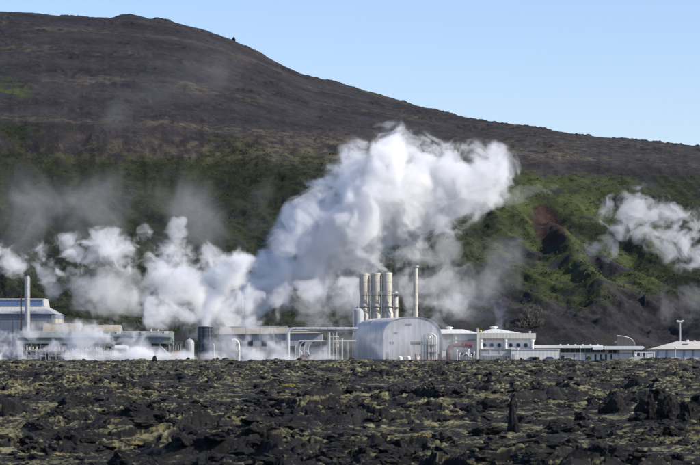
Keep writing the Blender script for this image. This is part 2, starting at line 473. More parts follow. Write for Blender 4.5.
# where plants grow (a real boundary on the slope)
veg = sstep(-.05, .10, t1 - .0) * (HY < Yh1+25)
lower = sstep(300, 322, ppy + 26*nb)
gr = (1 - .62*sstep(282, 315, ppy + 60*nb)*sstep(380,470,ppx))*(HY < Yh1+60)
gr = gr*(1-.9*bumpf(ppx, ppy, 668, 318, 58, 28))
band = sstep(-10, 26, ppy - (led + 4 + 22*nb + 10*nf)); band = band*(1-left) + left*sstep(-1, 3, ppy - (led + 4 + 3*nb + 4*nf))
gr = gr*band
gr = np.clip(gr*(.78 + 1.1*nf + .8*nb), 0, 1)
gr = np.clip(gr + .9*bumpf(ppx, ppy, 8, 92, 26, 15)*(HY > Yh2)*sstep(-.25,.15,nf+.12), 0, 1)
gr = gr*(1-.9*sstep(.25,.6,bumpf(ppx, ppy, 130, 142, 85, 17)*(1+2.4*nf)))
lush = np.clip(bumpf(ppx, ppy, 560, 215, 75, 55) + .9*bumpf(ppx, ppy, 590, 280, 60, 30) + .5*bumpf(ppx, ppy, 480, 200, 50, 40)+.4*bumpf(ppx,ppy,640,250,50,40) + .8*bumpf(ppx,ppy,8,92,34,18) + .12, 0, 1)
scar = sstep(.45, .62, np.exp(-(((ppx-548-.30*(ppy-225))/19)**2 + ((ppy-226)/29)**2)) + .22*nf)*(HY < Yh1)
lit_lip = .95*np.exp(-((ppy-(led-1))/3.0)**2)*(1-.6*sstep(350,600,ppx))*(.6+.8*nf)  # lit lip of the ledge, painted as a paler strip
dry = np.clip(lit_lip + .7*bumpf(ppx, ppy, 380, 150, 280, 14) + .5*sstep(.1,.4,nb)*(ppy < 160), 0, 1)  # painted lit lip plus patches of dry ground

t = NT('mountain_side'); pos = t.n('NewGeometry').outputs['Position']
def at(n): return t.n('Attribute', attribute_name=n).outputs['Fac']
n1 = t.noise(pos, .035, 6, .62); n2 = t.noise(pos, .22, 6, .7); n3 = t.noise(pos, .9, 5, .7)
rock = t.mix(t.ramp(n1, .35, .68), (.020,.019,.022), (.042,.038,.041))
rock = t.mix(t.ramp(n2, .50, .72), rock, (.058,.050,.046))
rock = t.mix(t.math('MULTIPLY', t.ramp(n3, .60, .74), .55), rock, (.10,.092,.088))
rock = t.mix(t.math('MULTIPLY', t.ramp(t.noise(pos, 1.9, 3, .8), .64, .72), .7), rock, (.17,.155,.14))
mp = t.n('Mapping'); t.l(pos, mp.inputs[0]); mp.inputs['Scale'].default_value = (1,.35,.5); mp.inputs['Rotation'].default_value = (0,0,.5)
stripe = t.ramp(t.noise(mp.outputs[0], .06, 5, .65), .52, .68)
rock = t.mix(t.math('MULTIPLY', stripe, .5), rock, (.020,.020,.024))
green = t.mix(t.ramp(n2, .36, .66), (.010,.014,.009), (.030,.036,.018))
green = t.mix(t.math('MULTIPLY', at('lush'), t.ramp(n1, .30, .60)), green, (.066,.080,.027))
green = t.mix(t.math('MULTIPLY', t.ramp(n3, .50, .66), .6), green, (.012,.017,.009))
dry_lip_col = t.mix(t.ramp(n2,.4,.65), (.070,.062,.042), (.135,.115,.075))  # one colour for dry ground and the painted lit lip
f = t.ramp(t.math('ADD', at('veg'), t.math('MULTIPLY', t.math('SUBTRACT', n2, .5), 1.3)), .25, .72)
col = t.mix(f, rock, green)
col = t.mix(t.math('MULTIPLY', at('dry'), t.ramp(n2, .36, .60)), col, dry_lip_col)
col = t.mix(at('scar'), col, t.mix(t.ramp(n2,.35,.65), (.030,.020,.017), (.058,.034,.026)))
b1 = t.bump(t.noise(pos, .7, 7, .72), .9, .9)
t.bsdf(col, .95, 0, b1, .15)
M['hill'] = t.m
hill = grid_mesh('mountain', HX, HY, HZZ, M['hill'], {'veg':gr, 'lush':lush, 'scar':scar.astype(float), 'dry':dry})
tag(hill, 'long dark volcanic mountain with green lower slope and bare scree above', 'mountain', kind='structure')

def hill_pt(px, py):
    """first point of the lower mountain face seen at this place of the picture"""
    j = int(np.argmin(np.abs(uH-px))); colm = ppy2[:,j]
    for i in range(3, HR-1):
        if colm[i] <= py: return Vector((HX[i,j], HY[i,j], HZZ[i,j]))
    return Vector((HX[-1,j], HY[-1,j], HZZ[-1,j]))

# low scrub: thousands of leafy tufts, one object
def tuft_arrays(n_leaf, rs):
    P = rs.normal(0,1,(n_leaf,3)); P /= np.linalg.norm(P,axis=1,keepdims=True)
    P *= rs.uniform(.35,1.0,(n_leaf,1))**.5; P[:,2] = np.abs(P[:,2])*.8
    a = rs.normal(0,1,(n_leaf,3)); a /= np.linalg.norm(a,axis=1,keepdims=True)
    b = np.cross(a, rs.normal(0,1,(n_leaf,3))); b /= np.linalg.norm(b,axis=1,keepdims=True)+1e-9
    return P, a, b
t = NT('scrub_leaf'); pos = t.n('NewGeometry').outputs['Position']
c = t.mix(t.ramp(t.noise(pos, .15, 4, .6), .35, .65), (.014,.020,.009), (.040,.052,.020))
c = t.mix(t.ramp(t.noise(pos, 1.2, 2, .5), .5, .65), c, (.065,.075,.03))
t.bsdf(c, .8, 0, None, .2); M['leaf'] = t.m
VV = []; N = 0
sel = np.argwhere((gr > .45) & (scar < .2) & (t1 > .03) & (HY < Yh1) & (HU > -60) & (HU < 760))
rs = np.random.RandomState(9)
for i, j in sel[rs.choice(len(sel), 9000, replace=False)]:
    if nf[i,j] < -.02+.2*rs.randn(): continue
    sz = rs.uniform(.25, 1.0)*(1.25 if ppy2[i,j] > 250 else .9)
    P, a, b = tuft_arrays(18, rs); c0 = np.array([HX[i,j]+rs.normal()*.5, HY[i,j], HZZ[i,j]-.1*sz])
    P = P*np.array([sz*1.6, sz*1.2, sz])+c0; l = sz*.34
    VV.append(np.stack([P-a*l, P+a*l*.9+b*l*.3, P+b*l*1.1], 1).reshape(-1,3))
V = np.concatenate(VV); me = mesh_arrays('hillside_scrub', V, np.arange(len(V)).reshape(-1,3), M['leaf'])
tag(link(bpy.data.objects.new('hillside_scrub', me)), 'low dark green scrub covering the lower mountain slope', 'scrub', kind='stuff')
ONE_PIECE = {'valve_pipe','valve','shell','ladder','railing','twigs','stem','ridge_vent','globe','body','antenna','header_pipe','nozzle','column','mullion','cap','post_cap','vent','wall_band','rim','support_frame','clamp','frame','brace'}
# ------------------------------------------------------------------ the plant
class T:
    """a thing: an Empty at its base that parents its parts; x and z are given as photograph columns and rows at the thing's distance"""
    def __init__(s, name, label, cat, px, Y, group=None, base=0.0):
        s.px0, s.Y, s.s, s.b = px, Y, Y/F, base
        s.o = bpy.data.objects.new(name, None); s.o.empty_display_size = 1; COL.objects.link(s.o)
        s.o.location = (wx(px,Y), Y, base); tag(s.o, label, cat, group)
    def x(s, px): return (px-s.px0)*s.s
    def z(s, py): return EYE + (HZ-py)*s.s - s.b
    def part(s, name, mb, mat, parent=None, label=None, smooth=True):
        if len(mb.chunks) > 1 and name not in ONE_PIECE:      # separate pieces are parts of their own
            for v, f in mb.chunks:
                c = MB(); c.add(v, f); o = c.build(name, M[mat], parent or s.o, smooth)
        else: o = mb.build(name, M[mat], parent or s.o, smooth)
        if label: o['label'] = label
        return o
def arc(cx, cz, rx, rz, a0, a1, n):
    return [(cx+rx*math.cos(math.radians(a0+(a1-a0)*i/n)), cz+rz*math.sin(math.radians(a0+(a1-a0)*i/n))) for i in range(n+1)]

# --- hangar with glazed ridge, far left
t = T('turbine_hall', 'beige turbine hall with a row of blue ridge windows at the left frame edge', 'hall', -20, 800)
X, Z = t.x, t.z
t.part('wall', MB().box(X(-90), X(53), 0, 30, 0, Z(318.2)), 'hangar')
t.part('wall_band', MB().box(X(-90.2), X(53.2), -.08, 30.08, Z(318.2), Z(314.1)), 'blueband')
m = MB(); x0, x1 = X(-91), X(53.8); xr = X(41.5)
m.add([(x0,-.6,Z(313.9)),(x1,-.6,Z(313.9)),(x1,31,Z(313.9)),(x0,31,Z(313.9)),(x0,7,Z(306.6)),(xr,7,Z(306.6)),(xr,24,Z(306.6)),(x0,24,Z(306.6))],
      [(0,1,5,4),(1,2,6,5),(2,3,7,6),(3,0,4,7),(4,5,6,7),(3,2,1,0)])
rf = t.part('roof', m, 'hangarroof')
t.part('eave', MB().box(X(-91), X(54), -.75, -.55, Z(314.6), Z(313.6)), 'dark', rf)
cl = t.part('clerestory', MB().prism([(X(-91),Z(306.8)),(X(41.6),Z(306.8)),(X(40.2),Z(298.6)),(X(-91),Z(298.6))], 8, 22), 'hangarroof')
t.part('coping', MB().box(X(-91), X(40.8), 7.6, 22.4, Z(298.6), Z(298.0)), 'roofwhite', cl)
for i, a in enumerate(np.arange(-12, 38, 4.35)):
    if a > 36: break
    w_ = t.part('ridge_window', MB().box(X(a), X(a+3.7), 7.90, 8.02, Z(305.6), Z(299.4)), 'glassblue', cl)
t.part('mullion', MB().box(X(-12.3), X(39.8), 7.82, 7.9, Z(305.9), Z(305.5)).box(X(-12.3), X(39.8), 7.82, 7.9, Z(299.5), Z(299.1)), 'roofwhite', cl)
d = t.part('sliding_door', MB().box(X(1), X(12.4), -.16, -.05, 0, Z(319.2)), 'wallgrey')
t.part('sliding_door', MB().box(X(12.8), X(24), -.16, -.05, 0, Z(319.2)), 'wallgrey')
t.part('door_rail', MB().box(X(0), X(25), -.3, -.17, Z(319.4), Z(318.6)), 'dark')
t.part('downpipe', MB().cyl(X(52), -.3, 0, Z(314), .14, n=8), 'steel')

# --- chimney and mast
t = T('chimney', 'tall grey riveted chimney in front of the beige turbine hall', 'chimney', 27, 770)
X, Z = t.x, t.z
t.part('shaft', MB().lathe(0,0,[(.62,0),(.62,Z(300)),(.60,Z(276))], 24), 'steel')
m = MB()
for p in (322,314,305,296,287,279): m.lathe(0,0,[(.60,Z(p)-.1),(.69,Z(p)-.1),(.69,Z(p)+.1),(.60,Z(p)+.1)],24)
t.part('flange', m, 'steel')
t.part('rim', MB().lathe(0,0,[(.60,Z(276)-.02),(.66,Z(276)-.02),(.66,Z(275)),(.60,Z(275))],24), 'dark')
t.part('conduit', MB().tube([(.72,-.1,0),(.72,-.1,Z(277))], .10, 8), 'cream' )
t = T('vent_pipe', 'thin rust brown vent pipe left of the tall grey chimney', 'pipe', 21, 771)
X, Z = t.x, t.z
t.part('pipe', MB().cyl(0,0,0,Z(276.5),.20,n=12), 'rust')
t.part('guy_bracket', MB().box(-.1,1.1,-.05,.05,Z(297.2),Z(296.6)).box(-.1,1.1,-.05,.05,Z(315.2),Z(314.6)), 'rust')

# --- round roofed sheds behind the gallery
def shed(name, label, pxa, pxb, top, Y, depth, dx):
    t = T(name, label, 'shed', (pxa+pxb)/2, Y, 'round roofed sheds behind the long gallery'); X, Z = t.x, t.z
    r = (pxb-pxa)/2*t.s; zt = Z(top); zb = 0
    return t, X, Z
t = T('vaulted_shed', 'low round ended shed with tan barrel roof right of the turbine hall', 'shed', 60, 790, 'vaulted sheds'); X, Z = t.x, t.z
pr = [(-5.0,0)] + [( -math.cos(a)*5.0, Z(334)+ (Z(323.2)-Z(334))*math.sin(a)) for a in np.linspace(0, math.pi, 17)] + [(5.0,0)]
t.part('roof', MB().prism_x([(y+5,z) for y,z in pr], X(42.5), X(80)), 'tanroof')
t.part('end_wall', MB().prism_x([(y*.97+5,z*.985) for y,z in pr], X(41.6), X(42.48)), 'wallgrey')
t = T('vaulted_shed', 'second tan roofed shed partly veiled by steam behind the long gallery', 'shed', 100, 792, 'vaulted sheds'); X, Z = t.x, t.z
pr = [(-5.0,0)] + [( -math.cos(a)*5.0, Z(334)+ (Z(324.6)-Z(334))*math.sin(a)) for a in np.linspace(0, math.pi, 17)] + [(5.0,0)]
t.part('roof', MB().prism_x([(y+5,z) for y,z in pr], X(84), X(119)), 'tanroof')
t.part('end_wall', MB().prism_x([(y*.97+5,z*.985) for y,z in pr], X(119.02), X(119.9)), 'wallgrey')

# --- the long gallery
t = T('long_gallery', 'long low grey green building with a thin cream eave running left of the twin posts', 'building', 90, 756); X, Z = t.x, t.z
m = MB(); m.prism_x([(0,Z(343.5)),(0,Z(337.5)),(6,Z(331.6)),(14,Z(331.6)),(14,0),(8,0),(8,Z(343.5))], X(17.5), X(171))
t.part('roof', m, 'gallery')
t.part('eave', MB().box(X(17), X(171.5), 5.6, 5.95, Z(331.9), Z(330.9)), 'cream')
t.part('gutter', MB().box(X(17), X(171.5), -.25, -.02, Z(338.2), Z(337.3)), 'dark')
for a in (117, 141.5, 165):
    t.part('roof_vent', MB().box(X(a-1.9), X(a+1.9), 4.2, 5.55, Z(334.6), Z(331.2)), 'creampipe')
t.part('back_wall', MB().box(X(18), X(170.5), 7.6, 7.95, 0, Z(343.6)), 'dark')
m = MB()
for a in np.arange(22, 170, 9.2): m.box(X(a)-.14, X(a)+.14, .4, .68, 0, Z(343.4))
t.part('leg', m, 'steel')
# pipes and valves standing under the gallery, each rack a thing
rnd = random.Random(3)
for k, (a, b, lab) in enumerate(((26,46,'cream and steel pipe rack under the left end of the long gallery'),(48,64,'pipe rack under the long gallery, second from its left end'),(65,92,'dense rack of cream valve pipes under the middle of the long gallery'),(93,116,'crowded rack of cream pipes left of the white tank under the gallery'),(128,148,'grey pipe rack under the right end of the long gallery'))):
    t = T('pipe_rack', lab, 'pipe rack', (a+b)/2, 752, 'pipe racks under the long gallery'); X, Z = t.x, t.z
    t.part('beam', MB().box(X(a),X(b),0,.2,Z(346.2),Z(345.7)).box(X(a),X(b),1.6,1.8,Z(346.2),Z(345.7)).box(X(a),X(b),0,.2,Z(355),Z(354.6)), 'dark')
    m = MB()
    for px in (a+.4,(a+b)/2,b-.4): m.box(X(px)-.1,X(px)+.1,0,.2,0,Z(346)).box(X(px)-.1,X(px)+.1,1.6,1.8,0,Z(346))
    t.part('post', m, 'steel')
    px = a+1.2
    while px < b-1:
        top = rnd.uniform(346.5, 350); bot = rnd.uniform(352, 356); rr = rnd.uniform(.10,.20)
        t.part('valve_pipe', MB().cyl(X(px), .9, Z(bot), Z(top), rr, n=10).cyl(X(px), .9, Z((top+bot)/2)-.12, Z((top+bot)/2)+.12, rr*1.7, n=10).cyl(X(px), .9, Z(top)-.1, Z(top), rr*1.6, n=10), 'creampipe' if rnd.random()<.72 else 'steel')
        px += rnd.uniform(1.25, 2.4)
    t.part('header_pipe', MB().tube([(X(a),1.0,Z(356)),(X(b),1.0,Z(356))], .22, 12).tube([(X(a),.5,Z(351.2)),(X(b),.5,Z(351.2))], .09, 8), 'lagging')
t = T('white_tank', 'small white horizontal tank among the pipes below the grey green building', 'tank', 121, 751); X, Z = t.x, t.z
t.part('shell', MB().lathe(0,0,[(.1,-2),(.5,-1.9),(.8,-1.6),(.85,-1.3),(.85,1.3),(.8,1.6),(.5,1.9),(.1,2)],20), 'white').rotation_euler = (0,math.pi/2,0)
t.o.children[0].location = (0,0,Z(348.5))
t.part('saddle', MB().box(-1.3,-1.0,-.5,.5,0,Z(350.5)).box(1.0,1.3,-.5,.5,0,Z(350.5)), 'dark')
t.part('lower_pipe', MB().tube([(X(112),-.3,Z(354.4)),(X(130),-.3,Z(354.4))], .16, 10), 'creampipe')

# --- twin posts over a white hood
for a, lab in ((150.8,'left one of the two cream steam posts above the white hood'),(158.2,'right one of the two cream steam posts above the white hood')):
    t = T('steam_post', lab, 'vent post', a, 762, 'twin steam posts'); X, Z = t.x, t.z
    t.part('pipe', MB().cyl(0,0,0,Z(329.6),.22,n=14), 'creampipe')
    t.part('cap', MB().cyl(0,0,Z(329.6),Z(328.6),.30,.28,n=14), 'steel')
    t.part('ring', MB().cyl(0,0,Z(339)-.1,Z(339)+.1,.32,n=14), 'steel')
t = T('silencer_panel', 'blue grey plate between the two cream steam posts', 'panel', 154.5, 763); X, Z = t.x, t.z
t.part('plate', MB().box(X(152),X(157.2),-.1,.1,0,Z(330.5)), 'blueband')
t.part('brace', MB().box(X(152),X(157.2),-.2,-.1,Z(338.4),Z(337.6)).box(X(152),X(157.2),-.2,-.1,Z(345.4),Z(344.6)), 'steel')
t = T('steam_hood', 'white sloping hood in the steam below the two cream posts', 'hood', 156, 750); X, Z = t.x, t.z
t.part('roof', MB().prism([(X(143),Z(359)),(X(151),Z(346.5)),(X(160),Z(346.2)),(X(172.5),Z(359))], 0, 7), 'wallgrey')
t.part('skirt', MB().box(X(143),X(172.5),.3,6.7,0,Z(359.05)), 'wallgrey')

# --- frame house with orange bits, digger
t = T('pipe_house', 'open dark steel frame with an orange valve right of the cream posts', 'steel frame', 168, 758); X, Z = t.x, t.z
m = MB()
for a in (160.5,166,171.5,176.5,181.5):
    for y in (0,4): m.box(X(a)-.12,X(a)+.12,y-.12,y+.12,0,Z(338.8 if a<175 else 341.5))
t.part('post', m, 'dark')
t.part('roof', MB().prism_x([(-.4,Z(339)),(5,Z(336.2)),(5,Z(335.6)),(-.4,Z(338.4))], X(159.5), X(171.8)), 'gallery')
t.part('beam', MB().box(X(160),X(182),-.1,.1,Z(346.2),Z(345.6)).box(X(172),X(182),-.1,.1,Z(342),Z(341.3)).box(X(160),X(182),3.9,4.1,Z(346.2),Z(345.6)), 'dark')
m = MB()
for a in (162,164,170,173.5,175,178,180): m.cyl(X(a),2,0,Z(344+(a%3)),.12,n=8)
t.part('riser', m, 'steel')
t.part('valve', MB().cyl(X(168),-.3,Z(344.8),Z(342.6),.32,n=12).cyl(X(168),-.3,Z(342.6),Z(342.1),.12,n=8), 'orange')
t.part('header_pipe', MB().tube([(X(161),1,Z(352)),(X(181),1,Z(352))],.2,10), 'lagging')
t = T('digger', 'orange digger arm half hidden in the steam right of the white hood', 'digger', 177, 748.5); X, Z = t.x, t.z
t.part('boom', MB().tube([(X(170.5),0,Z(355.2)),(X(172.5),0,Z(353.2)),(X(175),0,Z(351.4)),(X(178),0,Z(351.2)),(X(180.8),0,Z(353))], .26, 8), 'orange')
t.part('cab', MB().prism([(X(172.8),Z(358)),(X(180.2),Z(358)),(X(180.2),Z(354.8)),(X(178.2),Z(353.8)),(X(174.6),Z(353.8)),(X(172.8),Z(355.6))], -.8, .8), 'orange')
t.part('cab_window', MB().box(X(175),X(177.6),-.84,-.8,Z(355.8),Z(354.2)), 'glass')
for y in (-1.2,.7): t.part('track', MB().prism([(X(172),.0),(X(181),.0),(X(181.6),.35),(X(181),.8),(X(172),.8),(X(171.4),.35)], y, y+.5), 'rubber')
t.part('bucket', MB().prism([(X(169.6),Z(357.2)),(X(171.4),Z(355)),(X(172),Z(357.4)),(X(170.6),Z(358.6))], -.5, .5), 'rust')
t = T('grey_silo', 'round topped grey tank in the steam just left of the dark cooling tower', 'tank', 189.5, 772); X, Z = t.x, t.z
t.part('shell', MB().lathe(0,0,[(1.25,0),(1.25,Z(343)),(1.1,Z(341)),(.7,Z(339.6)),(.1,Z(339))],28), 'wallgrey')
t.part('nozzle', MB().cyl(0,0,Z(339.4),Z(338),.2,n=10), 'steel')
t.part('ladder', MB().box(-.9,-.83,-1.35,-1.3,0,Z(341)).box(-.45,-.38,-1.35,-1.3,0,Z(341)), 'steel')

# --- cooling tower
t = T('cooling_tower', 'dark blue grey cooling tower, banded and square shouldered, below the bluish steam column', 'cooling tower', 205.5, 748); X, Z = t.x, t.z
w = X(212.8)
t.part('shell', MB().lathe(0,0,[(w,0),(w,Z(326.4)),(w-.12,Z(326.4)),(w-.12,Z(328))],32), 'darkblue')
m = MB()
for p in (329.6,333.8,338,343,349,355): m.lathe(0,0,[(w-.02,Z(p)-.11),(w+.10,Z(p)-.11),(w+.10,Z(p)+.11),(w-.02,Z(p)+.11)],32)
t.part('band', m, 'dark')
m = MB()
for i in range(12):
    a = i*math.pi/6; m.box(math.cos(a)*(w+.09)-.06, math.cos(a)*(w+.09)+.06, math.sin(a)*(w+.09)-.06, math.sin(a)*(w+.09)+.06, 0, Z(326.2))
t.part('rib', m, 'dark')
t.part('rim', MB().lathe(0,0,[(w-.12,Z(326.6)),(w+.16,Z(326.6)),(w+.16,Z(326.0)),(w-.12,Z(326.0))],32), 'steel')
t.part('drain_pipe', MB().tube([(w+.35,-.3,0),(w+.35,-.3,Z(345)),(w+.1,-.1,Z(344))],.14,8), 'creampipe')

# --- tan roofed hall behind steam
t = T('steam_hall', 'tan roofed grey hall in the steam between cooling tower and silver pipe', 'hall', 260, 778); X, Z = t.x, t.z
t.part('wall', MB().box(X(222),X(322),0,20,0,Z(333.5)), 'wallgrey')
m = MB(); m.add([(X(219),-.8,Z(334)),(X(323),-.8,Z(333)),(X(323),21,Z(333)),(X(219),21,Z(334)),(X(219),7,Z(327)),(X(286),7,Z(326.8)),(X(286),14,Z(326.8)),(X(219),14,Z(327))],
   [(0,1,5,4),(1,2,6,5),(2,3,7,6),(3,0,4,7),(4,5,6,7),(3,2,1,0)])
t.part('roof', m, 'tanroof')
for a in (236,248,262,276,300,312): t.part('window', MB().box(X(a),X(a+5),-.06,.02,Z(346),Z(340.5)), 'glass')
t.part('door', MB().box(X(288),X(296),-.08,.0,0,Z(346)), 'dark')
t = T('roof_pipe', 'slim silver pipe on short stands along the top of the tan roof', 'pipe', 255, 770); X, Z = t.x, t.z
t.part('pipe', MB().tube([(X(228),0,Z(326.6)),(X(288),0,Z(326.2))],.17,10), 'lagging')
m = MB()
for a in (232,246,260,274,286): m.box(X(a)-.08,X(a)+.08,-.08,.08,0,Z(327))
t.part('stand', m, 'steel')
t = T('bent_pipe', 'short bright bent pipe end low in the steam right of the cooling tower', 'pipe', 237, 760); X, Z = t.x, t.z
t.part('bend', MB().tube([(X(232),0,Z(340)),(X(235),0,Z(339.6)),(X(237.6),0,Z(341)),(X(238.8),0,Z(343.6)),(X(239.2),0,Z(347)),(X(239.2),0,0)],.25,12), 'white')
t.part('flange', MB().cyl(X(239.2),0,Z(351)-.1,Z(351)+.1,.4,n=14), 'steel')
for px, top, lab in ((245,296,'thin antenna mast rising into the steam over the tan roof'),(353.2,305,'thin steel lightning mast at the left of the three cream towers')):
    t = T('mast', lab, 'mast', px, 792 if px < 300 else 768); X, Z = t.x, t.z
    t.part('pole', MB().cyl(0,0,0,Z(top),.16,.08,n=8), 'steel')
    t.part('antenna', MB().box(-.5,.5,-.03,.03,Z(top+3),Z(top+2.7)).box(-.35,.35,-.03,.03,Z(top+1.4),Z(top+1.1)), 'steel')

# --- big silver pipe bridge
t = T('steam_pipeline', 'big silver lagged pipe that rises, bends and runs right to the vaulted hall', 'pipeline', 320, 750); X, Z = t.x, t.z
pts = [(X(288.4),0,0),(X(288.4),0,Z(335))] + [(X(291.6)-X(291.6-288.4+288.4)+X(288.4)+ (X(292)-X(288.4))*(1-math.cos(a)), 0, Z(335)+(Z(328.6)-Z(335))*math.sin(a)) for a in np.linspace(.2,math.pi/2,7)] + [(X(358),0,Z(328.6))]
pts = [(X(288.4),0,0),(X(288.4),0,Z(334))] + [(X(288.4)+(X(293)-X(288.4))*(1-math.cos(a)), 0, Z(334)+(Z(328.6)-Z(334))*math.sin(a)) for a in np.linspace(.2,math.pi/2,8)] + [(X(325),0,Z(328.6)),(X(358),0,Z(328.6))]
pp = t.part('pipe', MB().tube(pts,.40,18), 'lagging')
m = MB()
for a in (296,304,312,320,328,336,344,351): m.tube([(X(a)-.08,0,Z(328.6)),(X(a)+.08,0,Z(328.6))],.45,18)
t.part('band', m, 'steel', pp)
t.part('support_beam', MB().box(X(290),X(356),-.2,.2,Z(332),Z(331.1)), 'dark')
for a, r in ((329,.36),): t.part('support', MB().cyl(X(a),0,0,Z(332),r,n=14), 'steel')
t = T('low_pipeline', 'thinner cream pipe below the big silver one, ending in bends at its left', 'pipeline', 325, 756); X, Z = t.x, t.z
t.part('pipe', MB().tube([(X(299),0,Z(340.8)),(X(356),0,Z(340.8))],.17,10), 'creampipe')
for a in (299,303.4,307.8,312.2):
    t.part('bend', MB().tube([(X(a+3),-.1,Z(340.8)),(X(a),-.1,Z(341.6)),(X(a-2.6),-.1,Z(344)),(X(a-3.8),-.1,Z(348)),(X(a-4),-.1,0)],.14,8), 'lagging')
m = MB()
for a in (321,348): m.box(X(a)-.12,X(a)+.12,.1,.3,0,Z(341))
t.part('stand', m, 'steel')
t = T('condenser', 'grey flat roofed condenser box behind the thinner cream pipe', 'condenser', 322, 766); X, Z = t.x, t.z
t.part('housing', MB().box(X(308),X(327),0,6,0,Z(343)), 'wallgrey')
t.part('canopy', MB().prism([(X(312),Z(346)),(X(315),Z(341.6)),(X(331),Z(341.6)),(X(331),Z(342.6)),(X(319),Z(344.6))],-1.2,-.05), 'dark')
t.part('door', MB().box(X(321),X(324.4),-.06,0,0,Z(350)), 'dark')
for a, top, lab, mat in ((333.4,333,'thin steel riser post left of the yellow lamp','steel'),(336.6,331,'thin steel riser post right of the yellow lamp','steel'),(342.2,338.5,'pale steel riser post nearest the vaulted hall','lagging')):
    t = T('riser_post', lab, 'riser', a, 753, 'riser posts beside the vaulted hall'); X, Z = t.x, t.z
    t.part('pipe', MB().cyl(0,0,0,Z(top),.16,n=10), mat)
    t.part('flange', MB().cyl(0,0,Z(346)-.08,Z(346)+.08,.28,n=12).cyl(0,0,Z(354)-.08,Z(354)+.08,.28,n=12), 'steel')
t = T('work_platform', 'small steel platform with crossbars between the riser posts', 'platform', 334, 754); X, Z = t.x, t.z
t.part('deck', MB().box(X(330),X(339),0,1.6,Z(337),Z(336.3)), 'creampipe')
t.part('crossbar', MB().box(X(330),X(339),-.06,.06,Z(342.6),Z(342)).box(X(330),X(339),-.06,.06,Z(347.6),Z(347)), 'steel')
t.part('post', MB().box(X(330.2)-.08,X(330.2)+.08,.1,.3,0,Z(336.3)).box(X(338.8)-.08,X(338.8)+.08,.1,.3,0,Z(336.3)), 'steel')
t.part('lamp', MB().lathe(X(338),-.2,[(.05,Z(347)),(.2,Z(346.6)),(.22,Z(345)),(.08,Z(344.4))],12), 'yellow')
for a, lab in ((303,'dusty red pump in the steam under the thin pipe, left one of two'),(310,'dusty red pump in the steam under the thin pipe, right one of two')):
    t = T('pump', lab, 'pump', a, 746, 'red pumps'); X, Z = t.x, t.z
    t.part('body', MB().lathe(0,0,[(.2,0),(.75,.2),(.8,1.2),(.55,1.6),(.3,1.9)],16), 'redpale')
    t.part('motor', MB().tube([(.2,0,1.1),(1.5,0,1.1)],.42,14), 'redpale')
    t.part('outlet', MB().tube([(-.3,0,1.5),(-.3,0,2.3),(-.7,0,2.7),(-1.0,0,2.7)],.14,8), 'white')

# --- vaulted hall
t = T('vaulted_hall', 'big silver grey barrel vaulted hall below the three cream towers', 'hall', 397, 752); X, Z = t.x, t.z
def vault(xa, xb, top):
    cx = (xa+xb)/2; rx = (xb-xa)/2; zs = Z(338)
    return [(xa,0)] + [(cx-rx*math.copysign(abs(math.cos(a))**.80, math.cos(a)), zs+(Z(top)-zs)*abs(math.sin(a))**.88) for a in np.linspace(0,math.pi,41)] + [(xb,0)]
SH = X(352.2)-X(383.5)
front = vault(X(383.5), X(441.6), 317.2)
hall = t.part('vault', MB().prism(front, 0, 26, dx=SH, dz=0), 'dome')
inner = [(p[0], p[1]) for p in front]
# raised rim along the front arch
m = MB(); k = len(front); c0 = X(412.5)
vs = []
for off, y in ((0,-.18),(.35,-.18),(0,0.0),(.35,0.0)):
    for p in front:
        f = 1-off/16.; vs.append((c0+(p[0]-c0)*(1+.012-(off*.04)), y, p[1]*(1+.008-off*.02)))
fs = []
for i in range(k-1):
    fs += [(i,i+1,k+i+1,k+i),(2*k+i,i,i+1,2*k+i+1)]
m.add(vs, fs); t.part('rim', m, 'lagging')
for a in (371,375,379,384): # ridge vents
    t.part('ridge_vent', MB().box(X(a)-.42,X(a)+.42,18.2,19.2,Z(320.0),Z(318.3)), 'white')
# long side: small windows sit on the front face, as seen
for a, b, c, d_ in ((368.3,341.6,1.0,1.5),(370.9,341.6,1.0,1.5)): pass
for a in (389.6, 392.2): t.part('window', MB().box(X(a),X(a+1.5),-.05,.03,Z(344.2),Z(341.6)), 'glass')
for a, p, wd in ((394.5,332.2,3.2),(405.5,323.9,6.0)): t.part('louvre', MB().box(X(a),X(a+wd),-.10,.03,Z(p+1.1),Z(p)), 'rust')
t.part('door', MB().box(X(386.5),X(389),-.06,.03,0,Z(352)), 'wallgrey')
t.part('access_hatch', MB().box(X(427),X(438),-.06,.03,0,Z(349)), 'wallgrey')

# U pipes in front
t = T('loop_pipes', 'bundle of tall silver inverted U pipes at the front of the vaulted hall', 'pipe loops', 429, 744); X, Z = t.x, t.z
for i, (a, b, y, top) in enumerate(((421.6,430.5,1.6,334.8),(423.8,432.2,.8,334.0),(426.0,434.2,0,333.2),(428.6,435.8,-.8,334.6))):
    cx = (X(a)+X(b))/2; r = (X(b)-X(a))/2
    pts = [(X(a),y,0)] + [(cx-r*math.cos(q), y, Z(top)-r*.9+r*.9*math.sin(q)) for q in np.linspace(0,math.pi,11)] + [(X(b),y,0)]
    t.part('pipe', MB().tube(pts,.24,14), 'lagging')
t.part('support_frame', MB().box(X(427.6)-.1,X(427.6)+.1,1.0,1.2,0,Z(340)).box(X(431.5)-.1,X(431.5)+.1,1.0,1.2,0,Z(340)).box(X(421),X(437),1.0,1.2,Z(342.5),Z(342)), 'rust')
t.part('clamp', MB().box(X(420.8),X(437.2),-1.2,2.0,Z(344.6),Z(344.2)).box(X(420.8),X(437.2),-1.2,2.0,Z(352.2),Z(351.9)), 'steel')
t = T('cross_duct', 'dark horizontal duct with a domed end passing behind the silver pipe loops', 'duct', 421, 747.5); X, Z = t.x, t.z
t.part('duct', MB().tube([(X(411.4),0,Z(342.8)),(X(436.5),0,Z(342.8))],.44,16), 'dark')
